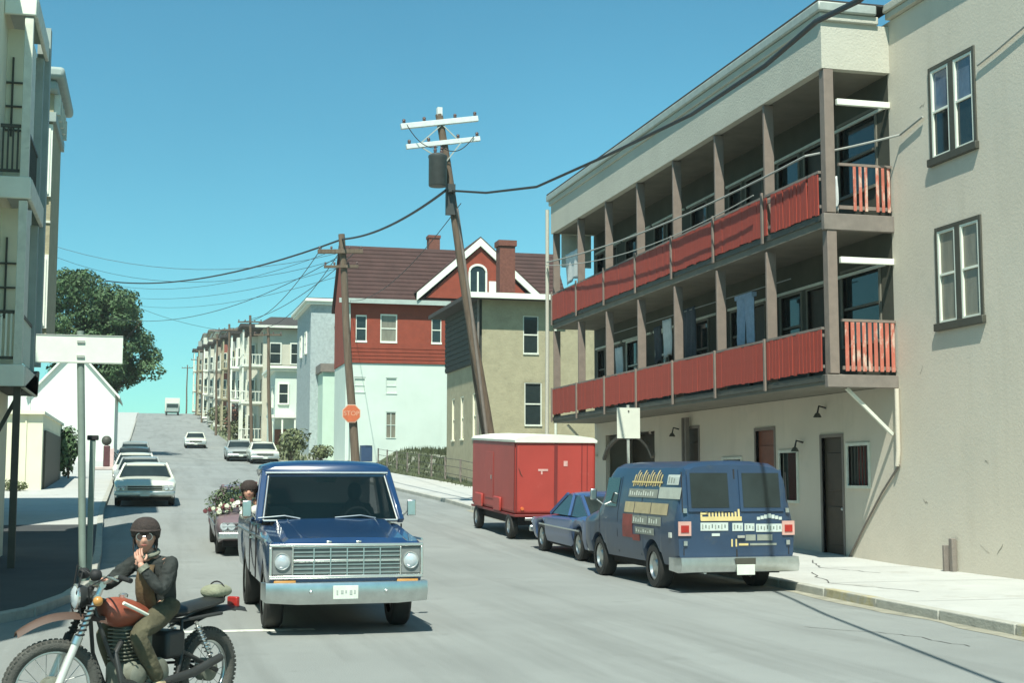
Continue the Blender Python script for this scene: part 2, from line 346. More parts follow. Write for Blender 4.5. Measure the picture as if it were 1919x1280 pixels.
# near windows in the bare wall
for (a, b, z0, z1), up in ((holes[0], True), (holes[1], False)):
    f = MB(); x = W+.02; t = .075; mid = (a+b)/2
    f.box(x-.05,x+.08,a,a+t,z0,z1).box(x-.05,x+.08,b-t,b,z0,z1).box(x-.05,x+.08,a+t,b-t,z1-t,z1).box(x-.05,x+.08,mid-.08,mid+.08,z0,z1-t)
    fr = f.build('window', M_frameDk, ap, bevel=.006, world=True)
    MB().box(x-.1,x+.1,a-.04,b+.04,z0-.14,z0).build('sill', M_frameDk, ap, bevel=.01, world=True)
    for k, (p, q) in enumerate(((a+t, mid-.08), (mid+.08, b-t))):
        s = MB(); m2 = (z0+z1)/2; wd = .045
        s.box(x-.04,x+.03,p,p+wd,z0,z1-t).box(x-.04,x+.03,q-wd,q,z0,z1-t).box(x-.036,x+.03,p+wd,q-wd,z1-t-wd,z1-t).box(x-.036,x+.03,p+wd,q-wd,z0,z0+wd).box(x-.036,x+.03,p+wd,q-wd,m2-.02,m2+.02)
        s.build('sash', M_white, fr)
        MB().box(x+.0,x+.012,p+wd,q-wd,m2+.02,z1-t-wd).build('pane', M_glass_sky if up else M_curtain, fr)
        MB().box(x+.0,x+.012,p+wd,q-wd,z0+wd,m2-.02).build('pane', M_glass if up else M_curtain, fr)
# ground floor openings
def dooro(h, m, panels=True):
    a, b, z0, z1 = h
    d = MB().box(W+.07, W+.12, a, b, z0, z1).build('door', m, ap, world=True)
    MB().box(W-.02,W+.1,a-.07,a,z0,z1+.07).box(W-.02,W+.1,b,b+.07,z0,z1+.07).box(W-.02,W+.1,a,b,z1,z1+.07).build('frame', M_slab, d)
    if panels:
        for zz in (z0+.25, z0+(z1-z0)*.55): MB().box(W+.05,W+.068,a+.14,b-.14,zz,zz+(z1-z0)*.32).build('panel', m, d, bevel=.012)
    MB().ball((W+.03, a+.1, z0+1.0), .035).build('handle', M_chromeD, d, smooth=60)
dooro(holes[2], M_darkdoor); dooro(holes[4], M_redwood); dooro(holes[7], M_darkdoor)
for h in (holes[3], holes[5], holes[6]):
    a, b, z0, z1 = h
    f = MB().box(W-.03,W+.07,a-.06,a,z0-.06,z1+.06).box(W-.03,W+.07,b,b+.06,z0-.06,z1+.06).box(W-.03,W+.07,a,b,z1,z1+.06).box(W-.06,W+.07,a,b,z0-.06,z0).build('window', M_dirtywhite, ap, world=True)
    MB().box(W+.08,W+.1,a,b,z0,z1).build('pane', M_glass, f)
    if h is holes[3]:
        for k in range(6):
            y = a+.1+k*(b-a-.2)/5; MB().box(W+.01,W+.03,y-.012,y+.012,z0,z1).build('bar', M_frameDk, f)
# carriage opening with arched lintel
a, b, z0, z1 = holes[8]
MB().box(W+.9, W+1.0, a, b, z0, z1).build('garage_door', M_darkdoor, ap, world=True)
arc = MB(); n = 14
for k in range(n):
    t0, t1 = k/n, (k+1)/n
    f = lambda t: (W-.06, a+(b-a)*t, z1-.75+.7*sin(pi*t)**.6)
    arc.bar(f(t0), f(t1), .1, .09)
arc.build('arch_trim', M_slab, ap, world=True)
# balconies
for zi, (zs, zt, zb) in enumerate(((3.50,3.76,6.52), (6.52,6.86,9.68))):
    MB().box(B0+.02, W-.002, PY[0], PY[7]+.05, zs+.06, zt).build('balcony_floor', M_soffit, ap, world=True)
    MB().box(B0-.01, B0+.018, PY[0]-.001, PY[7]+.1, zt-.13, zt-.02).build('fascia', M_frameDk, ap, world=True); MB().box(B0-.05, W-.004, PY[0]-.12, PY[0]-.002, zs, zt-.02).build('fascia', M_slab, ap, bevel=.01, world=True)
    for k in range(0):
        y = PY[0]+.5+k*1.24; MB().box(B0+.1, W-.05, y-.04, y+.04, zs-.1, zs-.003).build('joist', M_soffit, ap, world=True)
    for i, y in enumerate(PY):
        e = .10 if i == 0 else .04
        MB().box(B0+.02, B0+(.24 if i else .22), y-e, y+e, zt+.002, zb-.002).build('post', M_brownpost, ap, bevel=.008, world=True)
        if i: MB().box(B0-.07, B0-.03, y-.04, y+.04, zt-.17, zt+.92).build('post', M_brownpost, ap, bevel=.006, world=True)
    # railing bays with separate boards
    for i in range(7):
        y0, y1 = PY[i]+.13, PY[i+1]-.06; z0, z1 = zt+(.07 if not zi else .0), zt+(.86 if not zi else .80)
        rl = MB().box(B0-.03, B0+.045, y0, y1, z1, z1+.05).box(B0-.01, B0+.03, y0, y1, zt+.12, zt+.18).box(B0-.01, B0+.03, y0, y1, z1-.14, z1-.08).build('railing', M_slab, ap, world=True)
        n = 16; bw_ = (y1-y0)/n
        gapf = .80 if (i == 0) else .965
        bme = MB().box(-.012, .012, -bw_*gapf/2, bw_*gapf/2, 0, z1-z0).mesh('board', M_redboard)
        for k in range(n):
            if (zi, i) == (1, 0) and k == 14: continue
            t = R.uniform(-.012, .012)*(3 if i == 0 and zi else 1)
            inst('board', bme, rl, (B0-.026+R.uniform(-.004, .003), y0+bw_*(k+.5), z0+R.uniform(-.02, .01)), rot=(t, 0, 0))
    # end railing facing the street corner
    ye = PY[0]-.06; z1 = zt+(.93 if zi else 1.0)
    er = MB().box(B0+.3, W-.01, ye-.03, ye+.03, z1, z1+.05).build('railing', M_brownpost, ap, world=True); MB().box(B0+.3, W-.01, ye-.02, ye+.02, zt+.08, zt+.15).build('bottom_rail', M_brownpost, er)
    nb = 9; M_redl = mat('worn_red_boards', (.46,.13,.085), .75, .2, 5, spots=((.60,.48,.38), 6, .5, .9), stretch=(1,1,.35))
    for k in range(nb):
        if zi and k in (0, 1, 5): continue
        x = B0+.38+k*(W-B0-.45)/(nb-1)*.98; wv = .075 if not zi else .06
        MB().box(x-wv/2, x+wv/2, ye-.045, ye-.032, zt+.05, z1-.01).build('board', M_redl, er).rotation_euler = (0, 0, 0)
    MB().box(B0+.3, W+.0-.003, PY[0]-.09, PY[0]-.01, zt+2.13, zt+2.25).build('beam', M_white, ap, bevel=.008, world=True)
    # trim line on the back wall
    for i in range(7): MB().box(W-.05, W-.004, PY[i]+.1, PY[i+1]-.1, zt+2.16, zt+2.22).build('trim', M_dirtywhite, ap, world=True)
    # clothes-line level pipe along the balcony
for (a, b, z0, z1) in bd:
    d = MB().box(W+.07, W+.12, a, b, z0, z1).build('door', M_darkdoor, ap, world=True)
    MB().box(W-.02,W+.1,a-.06,a,z0,z1+.06).box(W-.02,W+.1,b,b+.06,z0,z1+.06).box(W-.02,W+.1,a,b,z1,z1+.06).build('frame', M_soffit, d)
for (a, b, z0, z1) in bw:
    f = MB().box(W-.03,W+.08,a-.06,a,z0-.06,z1+.06).box(W-.03,W+.08,b,b+.06,z0-.06,z1+.06).box(W-.03,W+.08,a,b,z1,z1+.06).box(W-.05,W+.08,a,b,z0-.06,z0).box(W+.02,W+.07,a,b,(z0+z1)/2-.025,(z0+z1)/2+.025).build('window', M_soffit if R.random() < .7 else M_dirtywhite, ap, world=True)
    MB().box(W+.09,W+.11,a,b,z0,z1).build('pane', M_glass, f)
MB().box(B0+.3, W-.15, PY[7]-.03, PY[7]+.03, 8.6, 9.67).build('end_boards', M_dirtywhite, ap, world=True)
# parapet box over the balconies
MB().box(B0-.02, B0+.16, PY[0]-.1, PY[7]+.12, 9.69, 10.62).box(B0+.16, W-.003, PY[0]-.1, PY[0]+.08, 9.69, 10.62).box(B0+.16, W-.003, PY[7]-.05, PY[7]+.12, 9.69, 10.62).build('parapet', M_stuccop, ap, world=True)
MB().box(B0+.16, W-.003, PY[0]+.08, PY[7]-.05, 9.69, 9.80).build('soffit', M_soffit, ap, world=True)
MB().box(B0-.07, W-.25, PY[0]-.17, PY[7]+.25, 10.622, 10.78).build('cornice', M_stuccop, ap, bevel=.02, world=True)
MB().box(B0-.13, W-.32, PY[0]-.24, PY[7]+.35, 10.782, 10.98).build('cornice', M_galv, ap, bevel=.03, world=True)
MB().box(B0-.12, W+.1, PY[0]-.2, PY[7]+.3, 10.982, 11.02).build('roof_edge', M_roofing, ap, world=True)
MB().bar((B0+.45, PY[0]+.1, 3.5), (W-.03, PY[0]+.1, 2.62), .06).build('brace', M_dirtywhite, ap, world=True)
MB().bar((B0+.45, PY[7]-.1, 3.5), (W-.03, PY[7]-.1, 2.5), .07).build('brace', M_dirtywhite, ap, world=True)
MB().path([(W-.06, 23.78, 3.49), (W-.06, 23.78, 2.3), (W-.05, 23.85, 2.02)], .045, 10).build('downspout', M_stucco, ap, smooth=40, world=True)
MB().path([(W-.03, 23.8, 2.05), (W-.03, 24.5, 1.5), (W-.03, 25.2, .85), (W-.03, 25.9, .16)], .022, 6).build('cable', M_slab, ap, world=True)
MB().path([(B0-.12, 42.75, 10.5), (B0-.12, 42.78, 6), (B0-.16, 42.8, .5)], .06, 10).build('downspout', M_stuccop, ap, smooth=40, world=True)
MB().box(W-.16, W-.06, 34.4, 34.5, .2, 3.4).box(W-.16, W-.06, 34.65, 34.72, .2, 3.4).build('pipe', M_slab, ap, world=True)
for y, z in ((26.8, 3.15), (27.9, 2.45), (35.3, 3.0)):
    l = MB().path([(W, y, z+.12), (W-.16, y, z+.16), (W-.2, y, z)], .02, 6).build('wall_lamp', M_black, ap, world=True)
    MB().lathe([(-.08,.001),(-.08,.09),(.0,.05),(.03,.001)], (W-.2, y, z-.0), 'z', 12).build('lamp_shade', M_frameDk, l)
st = MB().box(W-.12, W-.03, 21.95, 22.06, .1, .72).box(W-.2, W-.1, 22.08, 22.14, .1, .6).build('pipe', M_slab, ap, bevel=.01, world=True)
M_mark = mat('wall_crack_dark', (.22,.20,.15), .9, .3, 9)
rk = random.Random(21)
for k in range(16):
    y_, z_ = rk.uniform(13, 23.4), rk.uniform(.4, 9.8); a_ = rk.uniform(-1.2, 1.2); l_ = rk.uniform(.02, .09); c_ = MB(); w2 = rk.uniform(.008, .018)
    P_ = [(y_+l_*i*cos(a_)+rk.uniform(-.03,.03), z_+l_*i*sin(a_)+rk.uniform(-.03,.03)) for i in range(4)]
    for (ya, za), (yb, zb) in zip(P_, P_[1:]): c_.add([(W-.004,ya,za),(W-.004,yb,zb),(W-.004,yb+.003,zb+w2),(W-.004,ya+.003,za+w2)], [(0,1,2,3)])
    c_.build('dark_line', M_mark, ap, world=True)
MB().path([(W-.012, 15.5, .6), (W-.012, 15.9, .35), (W-.012, 16.0, .13)], .012, 4).build('dark_line', M_mark, ap, world=True)
# wires fixed along the balconies
M_wireg = mat('grey_cable', (.30,.31,.28), .6, .1, 4)
def sag(p, q, s, n=18):
    p = Vector(p); q = Vector(q); return [p+(q-p)*(i/n)-V(0, 0, s*4*(i/n)*(1-i/n)) for i in range(n+1)]
tag(MB().path(sag((12.18,42.6,8.75),(12.2,24.3,8.05),.25)+sag((12.2,24.3,8.05),(13.74,23.4,8.35),.02,4)[1:]+[(13.75,22.6,8.5)], .022, 6).build('cable', M_wireg), 'pale service cable strung along the upper balcony of the beige apartment building', 'cable')
tag(MB().path([(13.76,20.8,8.95),(13.76,20.2,9.05),(13.76,17,9.7),(13.76,12,10.5)], .018, 6).build('cable', M_wireg), 'thin service cable running up the bare beige wall right of the upper window', 'cable')
tag(MB().path(sag((12.16,42.6,8.65),(12.18,26.7,7.75),.4), .014, 5).build('cable', M_wireg), 'thin slack cable just below the pale service cable on the upper balcony', 'cable')
# washing
def cloth(name, X, y0, y1, z0, z1, m, label, cat, kind='towel'):
    nx, ny = 10, 10; rr = random.Random(int(y0*100))
    if kind == 'trousers':
        mb = MB(); wd = y1-y0
        for s_ in (0, 1):
            rings = []
            for j in range(9):
                t = j/8; z = z1-(z1-z0)*t; cy = (y0+y1)/2+(s_-.5)*wd*(.42+.12*t); hw = wd*(.25-.05*t); th = .055+.01*sin(j*2)
                rings.append([(X+th*sin(2*pi*k/10), cy+hw*cos(2*pi*k/10), z) for k in range(10)])
            mb.loft(rings)
        mb.box(X-.06, X+.06, y0+.02, y1-.02, z1-.1, z1-.002)
    else:
        mb = MB()
        f = lambda d: (lambda u, v: (X+d+.03*sin(u*17+rr.random())*v, y0+(y1-y0)*u+.02*sin(v*6), z0+(z1-z0)*v))
        P = lambda u, v: (X+.035*sin(u*14+3*v)*(1-v*.5), y0+(y1-y0)*u, z0+.05*sin(u*5)+(z1-z0-.05*sin(u*5))*v)
        k0 = MB().grid(P, nx, ny); mb.add(k0.v, k0.f)
    o = mb.build(name, m, smooth=60)
    if kind != 'trousers':
        so_ = o.modifiers.new('s', 'SOLIDIFY'); so_.thickness = .008
    return tag(o, label, cat)
M_jean = mat('washed_blue_denim', (.30,.40,.52), .9, .15, 8); M_pale = mat('pale_cloth', (.6,.64,.62), .9, .1, 6); M_greyc = mat('dark_cloth', (.05,.06,.07), .9, .2, 6)
cloth('trousers', 13.1, 28.75, 29.75, 4.85, 6.0, M_jean, 'pale blue trousers hung to dry on the lower balcony', 'trousers', 'trousers')
cloth('shirt', 13.15, 34.1, 34.7, 5.0, 6.0, M_pale, 'pale shirt hanging in the middle of the lower balcony', 'shirt')
cloth('shirt', 13.2, 35.0, 35.5, 4.9, 5.9, M_greyc, 'dark shirt hanging beside the pale shirt on the lower balcony', 'shirt')
cloth('dark_coat', 13.1, 32.3, 33.1, 4.5, 6.1, M_greyc, 'long dark coat hanging on the lower balcony left of the blue trousers', 'coat')
cloth('towel', 13.1, 37.9, 38.5, 4.7, 5.6, M_pale, 'white towel hanging near the far end of the lower balcony', 'towel')
cloth('sheet', 12.62, 40.6, 41.9, 7.95, 8.9, M_pale, 'pale blue white sheet hung at the far end of the upper balcony', 'sheet')
cloth('towel', 13.0, 24.55, 24.8, 7.0, 7.75, M_pale, 'white towel behind the near end railing of the upper balcony', 'towel')
tag(MB().path([(13.1, 26.9, 6.03), (13.1, 39.4, 6.06)], .012, 5).build('clothes_line', M_wireg), 'clothes line stretched along the lower balcony with washing on it', 'clothes line')

# ================================================================ tan house with dark eaves
M_tan = mat('tan_stucco', (.34,.31,.20), .9, .12, 2.5, bump=.6, fine=14, spots=((.24,.22,.14), 1.8, .55, .6), streak=(((1,1,6), 3, (.25,.23,.15), .55, .5),))
M_dupper = mat('dark_upper_boards', (.055,.06,.05), .9, .2, 4, bump=.4)  # darker tone for the upper part of the street face
M_broof = mat('brown_roof_shingles', (.060,.030,.026), .92, .2, 1.2, bump=.5, fine=10)
t = thing('tan_house', (17, 62, 1.3), 'two-storey tan stucco house with dark overhanging eaves beside the red-roofed house', 'house')
mb = MB(); wall_holes(mb, 'y', 58.6, 13.8, 21, 1.2, 9.62, [(15.66,16.36,7.3,8.95), (15.72,16.5,4.15,6.0)], .12)
wall_holes(mb, 'x', 13.8, 58.6, 66, 1.2, 6.9, [(59.7,60.4,3.6,5.6), (62.2,62.9,3.6,5.6), (64.2,64.8,3.6,5.6)], .12)
mb.quad((13.8,66,1.2),(21,66,1.2),(21,66,9.62),(13.8,66,9.62)); mb.quad((21,58.6,1.2),(21,66,1.2),(21,66,9.62),(21,58.6,9.62))
mb.build('wall', M_tan, t, world=True)
wl = MB().box(13.72, 13.98, 58.75, 66, 6.9, 9.62).build('dark_upper_wall', M_dupper, t, world=True)
for k in range(11): MB().box(13.69, 13.719, 58.75, 66, 6.95+k*.24, 7.13+k*.24).build('board', M_dupper, wl)
f = MB(); 
r = [(13.0,57.9,9.62),(21.8,57.9,9.62),(21.8,66.7,9.62),(13.0,66.7,9.62)]
f.add(r+[(a,b,9.8) for a,b,_ in r]+[(16.2,61.6,10.35),(18.6,61.6,10.35),(18.6,63,10.35),(16.2,63,10.35)], [(0,3,2,1),(0,1,5,4),(1,2,6,5),(2,3,7,6),(3,0,4,7),(4,5,9,8),(5,6,10,9),(6,7,11,10),(7,4,8,11),(8,9,10,11)])
f.build('roof', M_roofing, t, world=True)
MB().box(13.1, 17.3, 57.82, 57.89, 9.60, 9.84).build('fascia', M_white, t, world=True)
for x, z0, wd, ht in ((16.01,7.3,.62,1.6), (16.11,4.15,.7,1.8)): window(t, x, 58.66, z0+.02, wd, ht, 0, .08, M_dirtywhite, M_glass)
for y in (60.05, 62.55, 64.5): window(t, 13.86, y, 3.65, .55, 1.9, -pi/2, .08, M_cream, M_curtain)
ch = MB().box(15.75, 16.5, 63.2, 63.95, 10.4, 13.0).box(15.68, 16.57, 63.13, 64.02, 12.85, 13.12).build('chimney', mat('chimney_brick', (.17,.065,.045), .9, .25, 9, bump=.4), t, world=True)
MB().path([(17.1, 58.45, 9.6), (17.1, 58.5, 2)], .06, 8).build('downspout', M_dirtywhite, t, smooth=40, world=True)
MB().path([(13.6, 58.45, 9.6), (13.62, 58.5, 2.2)], .05, 8).build('downspout', M_slab, t, smooth=40, world=True)

# ================================================================ red and white house with brown roof
M_redwall = mat('brick_red_boards', (.24,.045,.022), .85, .15, 2, bump=.3)
M_mint = mat('pale_white_boards', (.56,.64,.56), .8, .05, .8, streak=(((1,1,.12), 1.1, (.46,.53,.46), .55, .5),))
h = thing('red_house', (18, 92, 2.6), 'big house with red upper storey, white lower walls and brown gabled roof', 'house')
x0, x1, y0, y1 = 11.82, 26, 88, 93.6
mb = MB(); wall_holes(mb, 'y', y0, x0, x1, 1.5, 9.2, [(12.35,13.1,7.3,8.3), (14.4,15.15,7.25,8.3), (14.42,15.1,4.4,6.1)], .15)
mb.quad((x0,y0,1.5),(x0,y1,1.5),(x0,y1,9.2),(x0,y0,9.2)); mb.quad((x1,y0,1.5),(x1,y1,1.5),(x1,y1,9.2),(x1,y0,9.2)); mb.quad((x0,y1,1.5),(x1,y1,1.5),(x1,y1,13.4),(x0,y1,13.4))
mb.build('lower_wall', M_mint, h, world=True)
uw = MB(); wall_holes(uw, 'y', y0-.06, x0-.04, x1+.04, 9.2, 13.2, [(12.42,13.12,10.6,12.3), (14.0,15.1,10.6,12.4), (17.35,18.0,10.6,12.35)], .15)
for xx in (x0-.04, x1+.04): uw.add([(xx,y0-.06,9.2),(xx,y1,9.2),(xx,y1,13.2),(xx,90.8,17.0),(xx,y0-.06,13.2)], [(0,1,2,3,4)])
uo = uw.build('upper_wall', M_redwall, h, world=True)
for k in range(17): MB().box(x0-.05, x1, y0-.085, y0-.062, 9.22+k*.235, 9.25+k*.235+.12).build('board', M_redwall, uo) if k < 5 else None
for x, z, wd, ht in ((12.77,10.65,.6,1.55), (14.55,10.65,.95,1.65), (17.68,10.65,.55,1.6)): window(h, x, y0+.02, z, wd, ht, 0, .13, M_white, M_curtain if wd > .9 else M_glass)
for x, z, wd, ht in ((12.72,7.35,.65,.85), (14.77,7.3,.65,.95)): window(h, x, y0+.07, z, wd, ht, 0, .06, M_mint, mat('boarded_pane', (.56,.63,.54), .6, .05, 2))
window(h, 14.76, y0+.07, 4.45, .58, 1.6, 0, .05, M_mint, M_curtain, 'cross')
rf = MB(); zr = 17.05; ov = .55
for sgn in (0, 1):
    ya = y0-ov if not sgn else y1+ov; rf.add([(x0-.2,ya,13.05),(x1+.5,ya,13.05),(x1+.5,90.8,zr),(x0-.2,90.8,zr),(x0-.2,ya,13.25),(x1+.5,ya,13.25),(x1+.5,90.8,zr+.2),(x0-.2,90.8,zr+.2)],
        [(0,3,2,1),(4,5,6,7),(0,1,5,4),(1,2,6,5),(3,0,4,7)])
ro = rf.build('roof', M_broof, h, world=True)
for k in range(13):
    t0 = (k+.5)/13.5; MB().box(x0-.2, x1+.5, y0-ov+t0*(90.8-y0+ov)-.03, y0-ov+t0*(90.8-y0+ov)+.08, 13.25+t0*(zr-13.05)-.02, 13.25+t0*(zr-13.05)+.045).build('shingle_course', M_broof, ro)
MB().box(17.75, 18.5, 91.0, 91.8, 16.8, 18.2).box(17.7, 18.55, 90.95, 91.85, 18.05, 18.25).build('chimney', MATS['chimney_brick'], h, world=True)
MB().box(x0-.55, 18.5, y0-ov-.07, y0-ov-.002, 13.0, 13.3).build('gutter', mat('grey_green_trim', (.36,.42,.38), .7, .1, 3), h, world=True)
# cross gable
cx_, gw, gz0, gz1 = 20.45, 3.95, 13.5, 17.1
gy_ = y0-.55
g = MB().prism([(cx_-gw+.35,gy_,gz0),(cx_+gw-.35,gy_,gz0),(cx_,gy_,gz1-.15)], (0,5,0)).build('gable', M_redwall, h, world=True)
for s_ in (-1, 1):
    MB().prism([(cx_,gy_-.22,gz1-.1),(cx_,gy_-.22,gz1+.42),(cx_+s_*(gw+.25),gy_-.22,gz0+.28),(cx_+s_*(gw+.25),gy_-.22,gz0-.22)], (0,.19,0)).build('bargeboard', M_white, g)
    MB().prism([(cx_,gy_-.2,gz1+.425),(cx_,gy_-.2,gz1+.52),(cx_+s_*(gw+.35),gy_-.2,gz0+.34),(cx_+s_*(gw+.35),gy_-.2,gz0+.24)], (0,5.6,0)).build('gable_roof', M_broof, g)
wn = MB(); a0 = cx_-.15
wn.box(a0-.62,a0-.5,gy_-.1,gy_-.002,13.75,15.3).box(a0+.5,a0+.62,gy_-.1,gy_-.002,13.75,15.3).box(a0-.62,a0+.62,gy_-.14,gy_-.002,13.62,13.75).box(a0-.05,a0+.05,gy_-.08,gy_-.002,13.75,15.3)
for k in range(10): wn.bar((a0+.56*cos(pi*k/10),gy_-.05,15.3+.45*sin(pi*k/10)),(a0+.56*cos(pi*(k+1)/10),gy_-.05,15.3+.45*sin(pi*(k+1)/10)), .1, .14)
wn.box(a0+.75,a0+1.35,gy_-.08,gy_-.002,13.62,14.7)
wo = wn.build('gable_window', M_white, g)
MB().prism([(a0-.5,gy_-.02,13.75),(a0+.5,gy_-.02,13.75),(a0+.5,gy_-.02,15.3),(a0+.3,gy_-.02,15.62),(a0,gy_-.02,15.72),(a0-.3,gy_-.02,15.62),(a0-.5,gy_-.02,15.3)], (0,.015,0)).build('pane', M_glass, wo)
MB().path([(12.0, 87.85, 13), (12.0, 87.85, 3)], .07, 8).build('downspout', M_mint, h, world=True)
tag(MB().box(12.6, 13.3, 86.2, 86.9, 2.9, 3.8).lathe([(0,.38),(.1,.4),(.12,.05)], (12.95,86.55,3.8), 'z', 14).build('rubbish_bin', mat('blue_bin_paint', (.03,.06,.12), .5, .1, 5)), 'dark blue bin standing against the white lower wall of the red house', 'bin')

# ================================================================ far row on the right
def simple_house(name, x0, x1, y0, y1, zt, m, label, cat='house', roof='flat', mroof=None, wins=(), swins=(), mtrim=None, base=None, extra=None):
    zb = (base if base is not None else G(y0))-.6
    t = thing(name, ((x0+x1)/2, (y0+y1)/2, zb+.6), label, cat)
    MB().box(x0, x1, y0, y1, zb, zt).build('wall', m, t, world=True)
    mcorn = M_slab if name == 'three_decker' else (mtrim or M_white); mroof = mroof or M_roofing; tr = mtrim or M_white
    if roof == 'flat':
        MB().box(x0-.35, x1+.35, y0-.35, y1+.35, zt+.001, zt+.18).build('cornice', tr, t, world=True, bevel=.04); MB().box(x0-.5, x1+.5, y0-.5, y1+.5, zt+.182, zt+.42).build('cornice', mcorn, t, world=True, bevel=.04)
        MB().box(x0-.3, x1+.3, y0-.3, y1+.3, zt+.422, zt+.5).build('roof', mroof, t, world=True)
    elif roof == 'hip':
        o_ = .8; cxm, cym = (x0+x1)/2, (y0+y1)/2; a = [(x0-o_,y0-o_),(x1+o_,y0-o_),(x1+o_,y1+o_),(x0-o_,y1+o_)]
        MB().add([(p,q,zt+.001) for p,q in a]+[(p,q,zt+.2) for p,q in a]+[(cxm-1,cym-1,zt+1.6),(cxm+1,cym-1,zt+1.6),(cxm+1,cym+1,zt+1.6),(cxm-1,cym+1,zt+1.6)],
            [(0,3,2,1),(0,1,5,4),(1,2,6,5),(2,3,7,6),(3,0,4,7),(4,5,9,8),(5,6,10,9),(6,7,11,10),(7,4,8,11),(8,9,10,11)]).build('roof', mroof, t, world=True)
        MB().box(x0-o_-.03, x1+o_, y0-o_-.06, y0-o_-.004, zt, zt+.22).build('fascia', tr, t, world=True)
    elif roof == 'gable':   # gable front faces the camera
        cxm = (x0+x1)/2; hgt = (x1-x0)*.56
        MB().prism([(x0,y0,zt),(x1,y0,zt),(cxm,y0,zt+hgt)], (0,y1-y0,0)).build('gable', m, t, world=True)
        for s_, xe in ((-1, x0-.3), (1, x1+.3)):
            e = zt-.3*hgt/((x1-x0)/2)
            MB().prism([(cxm,y0-.25,zt+hgt+.02),(cxm,y0-.25,zt+hgt+.2),(xe,y0-.25,e+.18),(xe,y0-.25,e)], (0,y1-y0+.5,0)).build('roof', mroof, t, world=True)
    for (x, z, wd, ht) in wins: window(t, x, y0-.06, z, wd, ht, 0, .12, tr, M_glass)
    for (y, z, wd, ht) in swins: window(t, x0-.06, y, z, wd, ht, -pi/2, .12, tr, M_glass)
    return t
M_gblue = mat('grey_blue_shingles', (.36,.42,.41), .9, .16, 5, bump=.5, spots=((.24,.29,.29), 3, .5, .6))
M_mint2 = mat('pale_mint_boards', (.50,.64,.52), .8, .06, 1)
b = simple_house('grey_house', 11.3, 16.5, 104, 114, 14.9, M_gblue, 'tall flat-fronted house with blue grey shingled top left of the red house', swins=((107,11.5,.9,1.5),(110.5,11.5,.9,1.5)))
MB().box(11.9, 16, 101, 103.99, 2.4, 9.6).build('mint_wall', M_mint2, b, world=True)
MB().box(11.7, 16.2, 100.8, 104, 9.601, 10.2).build('porch_roof', M_slab, b, world=True)
MB().prism([(13.0,103.9,13.4),(14.7,103.9,13.4),(13.85,103.9,14.8)], (0,-1.6,0)).build('dormer', M_gblue, b, world=True)
b = simple_house('white_porch_house', 9.9, 14.5, 118, 126, 10.9, M_mint, 'low white house with small porch between grey house and dark hipped house', wins=((10.6,8.2,.7,1.6),(12.2,8.2,.7,1.6)), swins=((120,8,.9,1.6),(123.5,8,.9,1.6),(120,5,.9,1.6)))
MB().box(9.2, 11.6, 116.3, 117.95, 6.9, 7.15).build('porch_roof', M_white, b, world=True)
for x in (9.35, 10.4, 11.45): MB().box(x-.07, x+.07, 116.4, 116.55, 3.9, 6.9).build('post', M_white, b, world=True)
MB().box(9.9, 10.9, 117.9, 117.98, 3.9, 6).build('door', M_redwood, b, world=True)
cols = [mat('pale_cream_clapboard', (.50,.48,.38), .85, .08, 1.5), mat('white_clapboard', (.55,.55,.47), .85, .06, 1.5), mat('grey_clapboard', (.27,.29,.26), .85, .1, 1.5), mat('rust_red_clapboard', (.24,.08,.055), .85, .12, 1.5), mat('weathered_tan_clapboard', (.31,.27,.2), .85, .1, 1.5)]
M_ggrey0 = mat('grey_green_porch_paint', (.26,.29,.25), .8, .12, 3)
rowl = [('cream three-decker with dark hipped roof and bay windows, nearest of the far row', 0, 128, 139, 'hip'),
 ('white three-decker with stacked bay windows, second of the far row', 1, 144, 154, 'flat'),
 ('grey three-decker with stacked bay windows, third of the far row', 2, 158, 168, 'flat'),
 ('rust red three-decker with pale cornice, fourth of the far row', 3, 172, 182, 'flat'),
 ('weathered tan three-decker behind the rust red one', 4, 187, 198, 'flat'),
 ('pale cream three-decker halfway to the crest of the hill', 0, 204, 215, 'flat'),
 ('white three-decker near the crest behind the thin poles', 1, 222, 233, 'flat'),
 ('last and smallest grey three-decker at the crest of the hill', 2, 242, 254, 'flat')]
